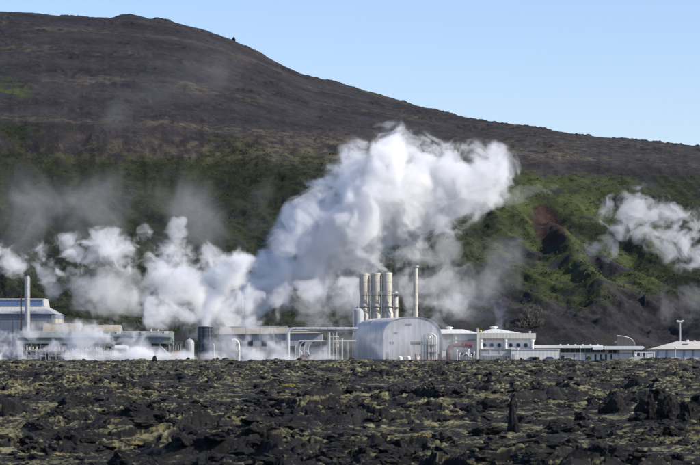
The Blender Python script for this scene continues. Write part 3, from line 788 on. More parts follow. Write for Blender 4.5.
t.part('end_cap', MB().tube([(X(410.4),0,Z(342.8)),(X(411.4),0,Z(342.8))],.52,16), 'rust')
t.part('flange', MB().tube([(X(436.5),0,Z(342.8)),(X(437.6),0,Z(342.8))],.62,16), 'blueband')
t.part('stand', MB().box(X(414)-.12,X(414)+.12,-.1,.1,0,Z(344.2)), 'steel')
for a, lab in ((400.2,'leftmost of three small white domed tanks at the foot of the vaulted hall'),(408.4,'middle one of three small white domed tanks at the foot of the vaulted hall'),(417.4,'rightmost of three small white domed tanks at the foot of the vaulted hall')):
    t = T('domed_tank', lab, 'tank', a, 741.5, 'small white domed tanks'); X, Z = t.x, t.z
    t.part('shell', MB().lathe(0,0,[(.62,0),(.62,Z(358)),(.55,Z(356.9)),(.3,Z(356.1)),(.08,Z(355.9))],20), 'white')
    t.part('nozzle', MB().cyl(0,0,Z(356.1),Z(354.9),.09,n=8), 'steel')
for a, lab in ((415.6,'rusty red bollard, left of a pair beside the domed tanks'),(420.2,'rusty red bollard left of the silver pipe loops'),(438.8,'rusty red bollard right of the silver pipe loops')):
    t = T('red_post', lab, 'post', a, 741, 'rusty red posts'); X, Z = t.x, t.z
    t.part('pipe', MB().cyl(0,0,0,Z(353.4),.10,n=8), 'red'); t.part('flange', MB().cyl(0,0,Z(354.6)-.05,Z(354.6)+.05,.2,n=8), 'red')

# --- three towers
for i, (a, top, lab) in enumerate(((364.2,273.4,'left one of the three tall cream degasser towers'),(376.0,273.0,'middle one of the three tall cream degasser towers'),(387.0,272.6,'right one of the three tall cream degasser towers'))):
    t = T('degasser_tower', lab, 'tower', a, 795, 'three cream degasser towers'); X, Z = t.x, t.z
    r = 5.0*t.s
    t.part('shell', MB().lathe(0,0,[(r*1.30,0),(r*1.30,Z(314)),(r*1.12,Z(311)),(r*.92,Z(303)),(r*.90,Z(293)),(r,Z(291.5)),(r,Z(top+1.2)),(r*.94,Z(top)),(r*.80,Z(top)),(r*.80,Z(top+6))],32), 'cream')
    t.part('rim', MB().lathe(0,0,[(r*.96,Z(top+1.4)),(r*1.07,Z(top+1.4)),(r*1.07,Z(top+.6)),(r*.96,Z(top+.6))],32), 'creampipe')
    m = MB()
    for p in (306.5,): m.lathe(0,0,[(r*.9,Z(p)-.08),(r*1.25,Z(p)-.08),(r*1.25,Z(p)+.08),(r*.9,Z(p)+.08)],24)
    for p in (282,): m.lathe(0,0,[(r*.99,Z(p)-.06),(r*1.05,Z(p)-.06),(r*1.05,Z(p)+.06),(r*.99,Z(p)+.06)],24)
    t.part('collar', m, 'steel')
    t.part('ladder', MB().box(-r*.55,-r*.5,-r*1.02-.2,-r*1.02-.12,Z(312),Z(top+2)).box(-r*.25,-r*.2,-r*1.02-.2,-r*1.02-.12,Z(312),Z(top+2)), 'steel')
t = T('tower_platform', 'steel walkway with railings tied around the three cream towers', 'walkway', 376, 795); X, Z = t.x, t.z
for p in (295.4, 307.4):
    d = t.part('deck', MB().box(X(356 if p>300 else 361),X(399),-2.1,-1.9+.0,Z(p+.4),Z(p-.2)).box(X(356 if p>300 else 361),X(399),1.9,2.9,Z(p+.4),Z(p-.2)), 'dark')
    m = MB()
    for a in np.arange(357 if p>300 else 362, 399.1, 3.0): m.box(X(a)-.035,X(a)+.035,-2.15,-2.08,Z(p),Z(p-3.6))
    m.box(X(357 if p>300 else 362),X(399),-2.16,-2.07,Z(p-3.4),Z(p-3.7)).box(X(357 if p>300 else 362),X(399),-2.16,-2.07,Z(p-1.7),Z(p-1.9))
    t.part('railing', m, 'steel', d)
m = MB()
for a in (358.5,370.2,381.4,393.6,398.4): m.box(X(a)-.11,X(a)+.11,-2.3,-2.1,0,Z(294 if a > 360 else 306))
t.part('post', m, 'steel')
t.part('brace', MB().tube([(X(393.6),-2.2,Z(316)),(X(398.4),-2.2,Z(307))],.06,6).tube([(X(358.5),-2.2,Z(318)),(X(364),-2.2,Z(308))],.06,6), 'steel')
t = T('side_tower', 'shorter slim cream vessel attached right of the three cream towers', 'tower', 395.6, 798); X, Z = t.x, t.z
t.part('shell', MB().lathe(0,0,[(.75,0),(.75,Z(292.6)),(.55,Z(291.4)),(.1,Z(291))],20), 'cream')
t.part('cap', MB().box(-1.2,1.0,-.9,.9,Z(293.8),Z(293)), 'creampipe')
t = T('grey_vessel', 'short rounded grey vessel left of the foot of the three towers', 'vessel', 358.4, 790); X, Z = t.x, t.z
t.part('shell', MB().lathe(0,0,[(1.5,0),(1.5,Z(313)),(1.25,Z(310)),(.6,Z(308.4)),(.1,Z(308))],24), 'wallgrey')
t.part('nozzle', MB().cyl(0,0,Z(308.4),Z(306.4),.2,n=10), 'steel')
t = T('thin_chimney', 'tall thin cream grey chimney standing right of the three towers', 'chimney', 415.6, 797); X, Z = t.x, t.z
t.part('shaft', MB().cyl(0,0,0,Z(267),.68,.62,n=24), 'cream')
t.part('rim', MB().lathe(0,0,[(.60,Z(267)-.1),(.95,Z(267)-.1),(.95,Z(265.6)),(.60,Z(265.6))],24), 'steel')
m = MB()
for p in (279,292,305): m.cyl(0,0,Z(p)-.07,Z(p)+.07,.74,n=24)
t.part('flange', m, 'steel')

# --- right hand hall with portholes
t = T('low_hall', 'low pale roofed hall between the vaulted hall and the round window building', 'hall', 460, 772); X, Z = t.x, t.z
t.part('wall', MB().box(X(436),X(480),0,22,0,Z(333.2)), 'wall')
m = MB(); m.add([(X(435),-.8,Z(333.4)),(X(480.5),-.8,Z(333.4)),(X(480.5),23,Z(333.4)),(X(435),23,Z(333.4)),(X(435),8,Z(329)),(X(464),8,Z(329)),(X(464),14,Z(329)),(X(435),14,Z(329))],
   [(0,1,5,4),(1,2,6,5),(2,3,7,6),(3,0,4,7),(4,5,6,7),(3,2,1,0)])
rf = t.part('roof', m, 'roofwhite')
t.part('vent', MB().lathe(X(450.6),10,[(.7,Z(329.4)),(.7,Z(327.6)),(1.0,Z(327.5)),(1.0,Z(326.7)),(.3,Z(326.2))],16), 'white', rf)
t.part('tan_panel', MB().box(X(442.3),X(453),-.14,-.02,Z(337.2),Z(333.7)), 'tanroof')
t.part('shutter', MB().box(X(443),X(453),-.12,-.02,Z(350),Z(337.6)), 'wallgrey')
for a in (461,464.6,471): t.part('window', MB().box(X(a),X(a+2),-.1,.02,Z(356),Z(352.6)), 'glass')
t.part('pilaster', MB().box(X(455),X(457),-.4,.0,0,Z(334)).box(X(474),X(476),-.4,0,0,Z(334)), 'wall')
t.part('ledge', MB().box(X(453),X(480),-.5,-.0,Z(340.2),Z(339.4)), 'concrete')

t = T('porthole_hall', 'pale grey building with a deep cream parapet and six round windows', 'building', 506, 762); X, Z = t.x, t.z
t.part('wall', MB().box(X(478.6),X(534),0,24,0,Z(339)), 'wall')
t.part('parapet', MB().prism_x([(-1.0,Z(333.1)),(-1.0,Z(338.2)),(-.05,Z(340.2)),(25,Z(340.2)),(25,Z(333.1))], X(478.2), X(535.6)), 'fascia')
rf = MB(); rf.add([(X(480),1,Z(333.0)),(X(522),1,Z(333.0)),(X(522),23,Z(333.0)),(X(480),23,Z(333.0)),(X(493),9,Z(328.6)),(X(500),9,Z(328.6)),(X(500),14,Z(328.6)),(X(493),14,Z(328.6))],
   [(0,1,5,4),(1,2,6,5),(2,3,7,6),(3,0,4,7),(4,5,6,7),(3,2,1,0)])
rf = t.part('roof', rf, 'roofwhite')
t.part('vent', MB().lathe(X(496),11.5,[(.7,Z(329)),(.7,Z(327.4)),(1.05,Z(327.3)),(1.05,Z(326.3)),(.4,Z(325.9))],16), 'white', rf)
t.part('vent', MB().lathe(X(530.5),3,[(.22,Z(333.4)),(.22,Z(331.9)),(.35,Z(331.8)),(.3,Z(331.2))],10), 'white', rf)
for a in (481.0,505.7,532.3):
    t.part('column', MB().cyl(X(a),-.35,0,Z(338.6),.36,n=14).cyl(X(a),-.35,Z(341.5),Z(338.4),.55,n=14), 'white')
for a in (484.2,491.7,499.2,510.6,518.2,525.7):
    fr = MB().tube([(.56*math.cos(q),.56*math.sin(q),.05) for q in np.linspace(0,2*math.pi,29)],.07,6)
    fo = t.part('window', MB().cyl(0,0,.0,.05,.52,n=28), 'glass'); fo.rotation_euler = (math.pi/2,0,0); fo.location = (X(a),-.0,Z(345.2))
    t.part('frame', fr, 'wallgrey', fo)
t.part('downpipe', MB().cyl(X(479.4),-.9,0,Z(338),.1,n=8), 'steel')
t.part('plinth', MB().box(X(478),X(534.6),-.5,-.003,0,Z(359)), 'concrete')
# annexes in front
t = T('louvred_annex', 'lower grey annex with a row of dark upright louvres under the left round windows', 'annex', 496, 752); X, Z = t.x, t.z
t.part('wall', MB().box(X(481.4),X(511),0,9,0,Z(349.6)), 'wallgrey')
t.part('coping', MB().box(X(481),X(511),-.2,9.1,Z(349.6),Z(348.9)), 'concrete')
for a in np.arange(483.2,509,2.45): t.part('louvre', MB().box(X(a),X(a+1.5),-.10,.02,Z(360.6),Z(355.6)), 'dark')
t.part('string_course', MB().box(X(481.4),X(511),-.12,-.0,Z(355.2),Z(354.6)), 'wall')
t.part('pier', MB().box(X(489.7),X(490.3),-.12,0,Z(354.6),Z(349.6)).box(X(499.7),X(500.3),-.12,0,Z(354.6),Z(349.6)), 'wall')
t = T('white_annex', 'plain windowless off white box annex in front of the right round windows', 'annex', 535, 751); X, Z = t.x, t.z
t.part('wall', MB().box(X(511.1),X(559.4),0,9.5,0,Z(349.7)), 'annex')
t.part('coping', MB().box(X(510.9),X(559.9),-.18,9.6,Z(349.7),Z(349.0)), 'white')
t.part('door', MB().box(X(512.6),X(514.8),-.06,0,0,Z(354)), 'wallgrey')
t = T('flag_post', 'tall cream post at the left corner of the round window building', 'post', 477.9, 748); X, Z = t.x, t.z
t.part('shaft', MB().box(-.26,.26,-.2,.2,0,Z(328.4)), 'creampipe')
t.part('cap', MB().box(-.32,.32,-.26,.26,Z(328.4),Z(327.7)), 'steel')
t.part('hinge', MB().box(-.34,-.26,-.1,.1,Z(335),Z(334)).box(-.34,-.26,-.1,.1,Z(345),Z(344)), 'dark')
t = T('beacon', 'small round yellow beacon on a stalk beside the tall cream post', 'beacon', 480.6, 749); X, Z = t.x, t.z
t.part('stalk', MB().cyl(0,0,0,Z(332),.05,n=8), 'steel')
t.part('lamp', MB().lathe(0,0,[(.08,Z(332.2)),(.28,Z(331.6)),(.32,Z(330.8)),(.22,Z(330)),(.05,Z(329.8))],14), 'yellow')

# red thick pipe
t = T('red_pipe', 'thick dull red pipe rising and bending right in front of the low pale hall', 'pipe', 458, 745); X, Z = t.x, t.z
pts = [(X(448.4),0,0),(X(448.4),0,Z(352))] + [(X(448.4)+(X(454.5)-X(448.4))*(1-math.cos(a)),0,Z(352)+(Z(345.2)-Z(352))*math.sin(a)) for a in np.linspace(.2,math.pi/2,8)] + [(X(463),0,Z(345.2)),(X(471.5),0,Z(345.2))]
t.part('pipe', MB().tube(pts,.58,18), 'redpale')
t.part('flange', MB().tube([(X(463),0,Z(345.2)),(X(464.4),0,Z(345.2))],.74,18).cyl(X(448.4),0,Z(353)-.1,Z(353)+.1,.72,n=18), 'red')
t.part('end_cap', MB().tube([(X(466),0,Z(345.2)),(X(472.2),0,Z(345.2))],.70,18), 'red', label='darker red pipe end')
t.part('support', MB().box(X(461)-.12,X(461)+.12,-.1,.1,0,Z(347)).box(X(469)-.12,X(469)+.12,-.1,.1,0,Z(347)), 'steel')
t = T('valve_skid', 'jumble of small white and grey valves below the dull red pipe', 'valve set', 466, 744); X, Z = t.x, t.z
t.part('frame', MB().box(X(455),X(477),0,.15,Z(357.2),Z(356.8)).box(X(455),X(455.6),0,.15,0,Z(352)).box(X(476.4),X(477),0,.15,0,Z(354)), 'steel')
for a, p in ((457,351),(459.5,354),(466,353.6),(468.6,350.5),(471,355),(474,353)):
    t.part('valve', MB().cyl(X(a),0.3,0,Z(p),.13,n=8).cyl(X(a),.3,Z(p),Z(p)+.3,.26,n=10), 'white')
t.part('pipe', MB().tube([(X(462),.2,Z(356)),(X(466),.2,Z(352.5)),(X(470),.2,Z(357)),(X(476),.2,Z(358.6))],.16,8), 'lagging')

for xa, xb, lab in ((352,480,'low dull red pipeline along the ground in front of the vaulted hall'),(667,740,'low dull red pipeline along the ground before the cream roofed shed')):
    t = T('ground_pipeline', lab, 'pipeline', (xa+xb)/2, 739.6); X, Z = t.x, t.z
    t.part('pipe', MB().tube([(X(xa),0,.42),((X(xa)+X(xb))/2,0,.42),(X(xb),0,.42)],.17,10), 'redpale')
    m = MB()
    for a in np.arange(xa+3, xb, 12): m.box(X(a)-.15,X(a)+.15,-.2,.2,0,.28)
    t.part('sleeper', m, 'concrete')
t = T('white_cone', 'small white marker post in front of the dull red pipe', 'marker', 457.2, 739); X, Z = t.x, t.z
t.part('post', MB().cyl(0,0,0,Z(354),.1,.07,n=8), 'white'); t.part('foot', MB().cyl(0,0,0,Z(359.8),.32,.14,n=10), 'white')

# lamp posts
for a, top, lab, Y in ((517.8,350.4,'short lamp post with a cream globe before the white box annex',745),(580.2,348.6,'short lamp post with a cream globe in front of the long flat roofed building',745),(675.6,349,'white lamp post in front of the cream roofed shed',743)):
    t = T('lamp_post', lab, 'lamp post', a, Y, 'globe lamp posts'); X, Z = t.x, t.z
    t.part('pole', MB().cyl(0,0,0,Z(top),.07,.05,n=8), 'white')
    t.part('globe', MB().lathe(0,0,[(.06,Z(top)),(.26,Z(top)+.12),(.30,Z(top)+.30),(.20,Z(top)+.48),(.04,Z(top)+.54)],14), 'creampipe')

# cars
def car(label, px, Y, kind, w, mat):
    t = T('parked_car', label, 'car', px, Y, 'parked cars'); L = w*t.s; h = 1.45
    prof = [(-L/2,.35),(-L/2,.80),(-L*.36,.92),(-L*.22,h),(L*.20,h),(L*.33,.95),(L*.48,.82),(L/2,.6),(L/2,.35)]
    t.part('body', MB().prism(prof,-.85,.85), mat)
    t.part('window', MB().prism([(-L*.32,.93),(-L*.205,1.36),(L*.185,1.36),(L*.29,.95)],-.87,-.84), 'glass')
    for sx in (-.32,.32):
        for sy in (-.86,.66):
            wl = t.part('wheel', MB().tube([(L*sx,sy,.32),(L*sx,sy+.2,.32)],.32,16), 'rubber')
    t.part('headlight', MB().box(L/2-.05,L/2+.02,-.75,-.45,.62,.75), 'white')
    t.o.location.z = -.15
car('blue grey car parked in front of the white box annex, left of two', 533, 742, 0, 15.5, 'carblue')
car('blue grey car parked at the right corner of the white box annex', 549.5, 742, 0, 14, 'carblue')

# --- long low building with flat roofs
t = T('visitor_building', 'long low grey building with thin curved flat roofs and dark upright windows', 'building', 590, 772); X, Z = t.x, t.z
def slab(xa, xb, pt, pb, y0, y1, nose=True):
    zt, zb = Z(pt), Z(pb); q = (zt-zb)
    return MB().prism([(X(xa),zb),(X(xa),zt),(X(xb)-q*.5,zt),(X(xb),zb+q*.55),(X(xb)-q*.6,zb)], y0, y1)
t.part('upper_wall', MB().box(X(535.5),X(635),.6,14,Z(353.2),Z(347.4)), 'wall')
t.part('lower_wall', MB().box(X(560),X(632),-1.2,.59,0,Z(353.3)), 'wall')
t.part('roof', slab(534,603,345.0,348.0,-2,15), 'white', label='left roof slab')
t.part('roof', slab(592,603.4,347.0,349.8,-3,-2.02), 'white', label='small middle roof slab')
t.part('roof', slab(603.5,643.5,346.0,349.6,-3,14), 'white', label='right roof slab with rounded nose')
for a in np.arange(560.6,603,5.0): t.part('window', MB().box(X(a),X(a+4.5),.5,.62,Z(352.4),Z(348.4)), 'glass')
for a in (608.8,613.2): t.part('window', MB().box(X(a),X(a+3.6),.5,.62,Z(353),Z(349.6)), 'glass')
for a in (560.6,): t.part('window', MB().box(X(a),X(a+3.4),-1.26,-1.18,Z(360),Z(355.2)), 'glass')
for a in (594.2,599.4,604.6,610): t.part('tall_window', MB().box(X(a),X(a+1.9),-1.28,-1.18,Z(361),Z(354.2)), 'glass')
m = MB()
for a in (573.5,585,590.2): m.box(X(a),X(a+.8),-1.26,-1.19,Z(361),Z(354))
t.part('slot', m, 'dark')
t.part('ledge', MB().box(X(560),X(635),-1.6,.55,Z(353.7),Z(353.0)), 'concrete')
m = MB()
for a in np.arange(562,600,7.5): m.cyl(X(a),6,Z(345),Z(344.2),.22,n=8)
t.part('roof_vent', m, 'white')
t.part('end_pier', MB().box(X(619),X(631.5),-1.5,-1.21,0,Z(350)), 'wall')
t = T('curved_wing', 'bronze quarter arc sail rising above the flat roofs of the low building', 'sail', 624, 776); X, Z = t.x, t.z
pr = [(X(617.2),0),(X(617.2),Z(336.0))] + [(X(617.2)+(X(635.5)-X(617.2))*math.sin(a)**.95*1.0, Z(349)+(Z(336.0)-Z(349))*math.cos(a)**.62) for a in np.linspace(.12,math.pi/2-.02,14)] + [(X(635.5),0)]
t.part('panel', MB().prism(pr, 0, 2.2), 'wing')
t.part('edge_trim', MB().tube([(p[0],1.1,p[1]+.03) for p in pr[1:-1]], .12, 8), 'white')
t.part('bracket', MB().box(X(615.2),X(617.2),.8,1.2,Z(342.2),Z(341.4)), 'white')
t = T('link_frame', 'open white framed enclosure between the flat roofed building and the shed', 'frame', 645.5, 764); X, Z = t.x, t.z
m = MB()
for a in (636.6,642,647.4,654.4):
    for y in (0,4): m.box(X(a)-.12,X(a)+.12,y-.12,y+.12,0,Z(352.4))
t.part('post', m, 'white')
t.part('beam', MB().box(X(636),X(655),-.15,.15,Z(352.6),Z(351.9)).box(X(636),X(655),3.85,4.15,Z(352.6),Z(351.9)).box(X(636),X(647.4),-.1,.1,Z(356.2),Z(355.8)), 'white')
t.part('panel', MB().box(X(648),X(654),-.04,.04,Z(358.8),Z(353.2)).box(X(637),X(641.6),-.04,.04,Z(358.6),Z(356.4)), 'shedwall')
t.part('lamp', MB().lathe(X(634.6),-.6,[(.06,Z(356)),(.4,Z(355.6)),(.4,Z(354.6)),(.1,Z(354.2))],12), 'creampipe')
t = T('low_wall', 'low pale wall at the foot of the white framed enclosure', 'wall', 640, 752); X, Z = t.x, t.z
t.part('wall', MB().box(X(631.5),X(644),0,.4,0,Z(357.6)), 'wall'); t.part('coping', MB().box(X(631.3),X(644.2),-.06,.46,Z(357.6),Z(357.2)), 'white')

# --- shed far right
t = T('store_shed', 'cream roofed store shed with blue grey wall posts at the right frame edge', 'shed', 690, 770); X, Z = t.x, t.z
t.part('wall', MB().box(X(657.6),X(740),0,24,0,Z(349.4)), 'shedwall')
m = MB(); m.add([(X(656.4),-.6,Z(349.5)),(X(741),-.6,Z(349.5)),(X(741),25,Z(349.5)),(X(656.4),25,Z(349.5)),(X(681.5),12,Z(341.2)),(X(741),12,Z(341.2)),
                 (X(656.4),-.6,Z(348.9)),(X(741),-.6,Z(348.9))], [(6,7,5,4),(2,3,4,5),(0,1,7,6),(1,2,5,7),(3,0,6,4),(3,2,1,0)])
rf = t.part('roof', m, 'shedroof')
t.part('ridge_vent', MB().lathe(X(692.6),12,[(.35,Z(341.6)),(.35,Z(340.2)),(.5,Z(340.1)),(.4,Z(339.6))],12).lathe(X(700),12,[(.2,Z(341.6)),(.2,Z(340.4)),(.3,Z(340.3)),(.2,Z(340))],10), 'white', rf)
t.part('roof_light', MB().add([(X(684),6.2,Z(344.9)+.12),(X(690),6.2,Z(344.9)+.12),(X(692),7.4,Z(344.0)+.14),(X(686),7.4,Z(344.0)+.14),(X(684),6.2,Z(344.9)-.1),(X(690),6.2,Z(344.9)-.1),(X(692),7.4,Z(344.0)-.1),(X(686),7.4,Z(344.0)-.1)],[(0,1,2,3),(0,4,5,1),(1,5,6,2),(2,6,7,3),(3,7,4,0)]), 'wing', rf)
for a in (657.2,666,683.4,692.4,701,710,719): t.part('wall_post', MB().box(X(a),X(a+1.4),-.22,.0,0,Z(349.5)), 'shedpost')
t.part('rail', MB().box(X(657.6),X(740),-.08,.0,Z(355.4),Z(354.9)), 'wall')
t.part('gutter', MB().box(X(656.2),X(741),-.8,-.62,Z(350),Z(349.3)), 'dark')
t = T('floodlight_mast', 'tall grey floodlight mast with two lamp heads behind the cream roofed shed', 'floodlight', 680.2, 800); X, Z = t.x, t.z
t.part('pole', MB().cyl(0,0,0,Z(322.4),.30,.20,n=14), 'steel')
t.part('crossarm', MB().box(X(677.6),X(682.8),-.08,.08,Z(322.6),Z(321.9)), 'steel')
for a, r in ((678.2,.25),(682.3,-.25)):
    h = t.part('floodlight_head', MB().prism([(-.52,.0),(.5,.12),(.42,.5),(-.42,.42)],-.3,.3), 'white'); h.location = (X(a),0,Z(322)); h.rotation_euler = (0,r,0)

# --- hedge bushes before the shed
rs = np.random.RandomState(21)
t_ = NT('hedge_leaf'); pos = t_.n('NewGeometry').outputs['Position']
c = t_.mix(t_.ramp(t_.noise(pos, 1.5, 4, .6), .35, .65), (.022,.042,.012), (.07,.105,.03)); t_.bsdf(c, .7, 0, None, .2); M['hedge'] = t_.m
for a, wd, top, lab in ((645.5,9,357.6,'low green bush in front of the white framed enclosure'),(652.5,8,356.2,'green bush at the left corner of the cream roofed shed'),(660,9,356.8,'green bush in front of the first wall bay of the shed'),(667.5,9,355.9,'tallest green bush before the shed wall'),(676,9,357.4,'low green bush at the foot of the white lamp post'),(691,11,357.6,'brownish green bush nearest the right frame edge'),(568,8,357.2,'small scrubby bush at the left foot of the low flat roofed building'),(588.5,4,355.2,'slim green bush before the low flat roofed building')):
    Y = 742.5; t = T('bush', lab, 'bush', a, Y, 'bushes before the right hand buildings'); X, Z = t.x, t.z
    H_ = Z(top); W_ = wd*t.s/2
    P, u_, b_ = tuft_arrays(420, rs); P = P*np.array([W_*1.15, 1.0, H_*.62]) + np.array([0,0,H_*.38]) + rs.normal(0,.06,P.shape); l = .13
    V = np.stack([P-u_*l, P+u_*l*.9+b_*l*.4, P+b_*l*1.2],1).reshape(-1,3)
    me = mesh_arrays('foliage', V, np.arange(len(V)).reshape(-1,3), M['hedge']); link(bpy.data.objects.new('foliage', me), t.o)
    m = MB()
    for k in range(5): m.tube([(rs.uniform(-.15,.15),rs.uniform(-.1,.1),0),(rs.uniform(-.6,.6)*W_,rs.uniform(-.4,.4),H_*.7)],.035,5)
    t.part('stem', m, 'rust')
# pale bare shrubs on the slope above the white annex
t_ = NT('bare_twig'); t_.bsdf((.13,.12,.105), .9, 0, None, .2); M['twig'] = t_.m
for i, (a, p, h) in enumerate(((522,322,3.0),(528,318,3.6),(533,312,3.2),(538,318,4.0),(530,325,3.4),(540,327,3.0),(524,328,2.6),(518,328,2.2))):
    c0 = hill_pt(a, p)
    o = bpy.data.objects.new('bare_shrub', None); COL.objects.link(o); o.location = c0 - Vector((0,0,.2))
    tag(o, 'pale grey leafless shrub in the cluster on the slope above the white box annex', 'shrub', 'pale leafless shrubs on the slope')
    m = MB(); r_ = random.Random(i)
    for k in range(16):
        x_, y_ = r_.gauss(0,.5)*h*.45, r_.gauss(0,.5)*h*.4; zz_ = h*r_.uniform(.6,1)
        m.tube([(0,0,0),(x_*.5,y_*.5,zz_*.5),(x_,y_,zz_)],.05,4)
        for q in range(4): m.tube([(x_*.6,y_*.6,zz_*.6),(x_*.6+r_.gauss(0,.5),y_*.6+r_.gauss(0,.4),zz_*r_.uniform(.7,1.1))],.03,3)
    m.build('twigs', M['twig'], o, False)
    P, u_, b_ = tuft_arrays(160, rs); P = P*np.array([h*.5,h*.5,h*.75]) + np.array([0,0,h*.3]); l = .20
    V = np.stack([P-u_*l, P+u_*l*.9+b_*l*.4, P+b_*l*1.2],1).reshape(-1,3)
    me = mesh_arrays('dry_leaves', V, np.arange(len(V)).reshape(-1,3), M['twig']); link(bpy.data.objects.new('dry_leaves', me), o)
# summit marks
c0 = hill_pt(234, 43)
i_ = int(np.argmin(np.abs(uH-234))); r_ = int(np.argmin(ppy2[:, i_]))
me = mesh_arrays('summit_cairn', rock_mesh(900,3,.2,9)[0]*np.array([1.2,1.2,1.5])+np.array([0,0,.8]), rock_mesh(900,3,.2,9)[1], M['boulder'])
o = link(bpy.data.objects.new('summit_cairn', me)); o.location = (float(HX[r_,i_]), float(HY[r_,i_]), float(HZZ[r_,i_])); tag(o, 'small dark rock sticking up on the mountain skyline', 'rock')
# ------------------------------------------------------------------ steam
def steam(name, label, Y, prof, axis='x', depth=1.0, dens=.08, amp=1.0, soft=.45, nscale=.06, detail=5, rough=.6, fade=None,
          aniso=0.0, col=(.999,.999,.999), steps=.45, seed=0, warp=0.0, low=1.0, bias=0.0, kind=None, cat='steam', group='steam plumes rising from the plant'):
    """prof: rows (t, a, b): along the plume's axis ('x': photograph column; 'z': row) its two edges in px, for a plume at depth Y.
    The volume is densest on the centre line, thins to its edge and is broken up by noise; the hull is a closed, billowed mesh."""
    s = Y/F
    P = sorted(prof); tt = np.array([p[0] for p in P], float)
    if axis == 'x':
        T = (tt-350)*s; A = np.array([wz(p[2],Y) for p in P]); B = np.array([wz(p[1],Y) for p in P])
    else:
        P = P[::-1]; T = np.array([wz(p[0],Y) for p in P]); A = np.array([(p[1]-350)*s for p in P]); B = np.array([(p[2]-350)*s for p in P])
    # the outline is smoothed a little
    n = 33; tf = np.linspace(T[0], T[-1], n)
    lo = np.interp(tf, T, A); hi = np.interp(tf, T, B)
    k = np.array([.25,.5,.25]); 
    for _ in range(2):
        lo[1:-1] = np.convolve(lo, k, 'valid'); hi[1:-1] = np.convolve(hi, k, 'valid')
    c = (lo+hi)/2; h = np.maximum((hi-lo)/2, .3)
    t0, t1 = tf[0], tf[-1]; L = t1-t0
    cmin, cmax = c.min(), c.max()+1e-3; hmax = h.max()
    fd = np.ones(n) if fade is None else np.interp(np.linspace(0,1,n), [f[0] for f in fade], [f[1] for f in fade])
    org = Vector((0,Y,0))
    # hull
    ns, nr = 90, 40
    bulge = 1.16
    def ring(q):
        ti = t0 + L*q; ci = np.interp(ti, tf, c); hi_ = np.interp(ti, tf, h)
        return ti, ci, hi_
    vs = []; e = .035
    for i in range(ns+1):
        q = i/ns; ti, ci, hi_ = ring(q)
        capk = min(1, (min(q,1-q)/e))**.5 if min(q,1-q) < e else 1
        for j in range(nr):
            a = 2*math.pi*j/nr
            dz, dy = math.sin(a), math.cos(a)
            p = (ti, dy*hi_*depth, ci+dz*hi_)
            nn = mnoise.fractal(Vector((p[0]+seed*37, p[1], p[2]))*.075, .7, 2.1, 4)
            rr = (bulge + .18*nn)*max(capk,.02)
            y = dy*hi_*depth*rr; z = ci + dz*hi_*rr
            vs.append((ti, y, z) if axis == 'x' else (z, y, ti))
    fs = [(i*nr+j, i*nr+(j+1)%nr, (i+1)*nr+(j+1)%nr, (i+1)*nr+j) for i in range(ns) for j in range(nr)]
    fs += [tuple(range(nr-1,-1,-1)), tuple(range(ns*nr, (ns+1)*nr))]
    mb = MB(); mb.add(vs, fs)
    # material
    t = NT(name+'_volume'); pos = t.n('TexCoord').outputs['Object']
    sp = t.n('SeparateXYZ'); t.l(pos, sp.inputs[0])
    al, ac = (sp.outputs[0], sp.outputs[2]) if axis == 'x' else (sp.outputs[2], sp.outputs[0])
    q = t.math('DIVIDE', t.math('SUBTRACT', al, float(t0)), float(L), clamp=True)
    def curve(vals, v0, v1):
        nd = t.n('FloatCurve'); cu = nd.mapping.curves[0]; m = 17
        xs = np.linspace(0,1,m); ys = np.interp(xs, np.linspace(0,1,n), (vals-v0)/(v1-v0))
        cu.points[0].location = (0, ys[0]); cu.points[1].location = (1, ys[-1])
        for x_, y_ in zip(xs[1:-1], ys[1:-1]): cu.points.new(x_, y_)
        nd.mapping.update(); t.l(q, nd.inputs['Value'])
        return t.math('MULTIPLY_ADD', nd.outputs[0], float(v1-v0), float(v0))
    cc = curve(c, cmin, cmax); hh = curve(h, 0., float(hmax))
    # noise space, drifting with seed; slightly warped for curls
    mp = t.n('Mapping'); t.l(pos, mp.inputs[0]); mp.inputs['Location'].default_value = (seed*37.1, seed*11.3, seed*5.7)
    pv = mp.outputs[0]
    if warp:
        wn = t.n('TexNoise'); wn.inputs['Scale'].default_value = nscale*.8; wn.inputs['Detail'].default_value = 1; t.l(pv, wn.inputs['Vector'])
        v1 = t.n('VectorMath', operation='SUBTRACT'); t.l(wn.outputs['Color'], v1.inputs[0]); v1.inputs[1].default_value = (.5,.5,.5)
        v2 = t.n('VectorMath', operation='SCALE'); t.l(v1.outputs[0], v2.inputs[0]); v2.inputs['Scale'].default_value = warp
        v3 = t.n('VectorMath', operation='ADD'); t.l(pv, v3.inputs[0]); t.l(v2.outputs[0], v3.inputs[1]); pv = v3.outputs[0]
    nz = t.noise(pv, nscale, detail, rough)
    dz = t.math('DIVIDE', t.math('SUBTRACT', ac, cc), hh)
    dy = t.math('DIVIDE', sp.outputs[1], t.math('MULTIPLY', hh, float(depth)))
    r2 = t.math('ADD', t.math('MULTIPLY', dz, dz), t.math('MULTIPLY', dy, dy))
    rr = t.math('SQRT', r2)
    # ends
    en = t.math('MINIMUM', q, t.math('SUBTRACT', 1.0, q)); en = t.math('MULTIPLY', t.math('SUBTRACT', 1.0, t.math('DIVIDE', en, .13), clamp=True), 1.15)
    core = t.math('SUBTRACT', t.math('SUBTRACT', 1.0, rr), en)
    nl = t.noise(pv, nscale*.42, 1.5, .5)
    core = t.math('MULTIPLY', core, .85)
    e1 = t.math('MULTIPLY_ADD', t.math('SUBTRACT', nl, .53), float(amp)*1.6*low, core)
    e1 = t.math('MULTIPLY_ADD', t.math('SUBTRACT', nz, .5), float(amp)*3.0, e1)
    if bias: e1 = t.math('SUBTRACT', e1, float(bias))
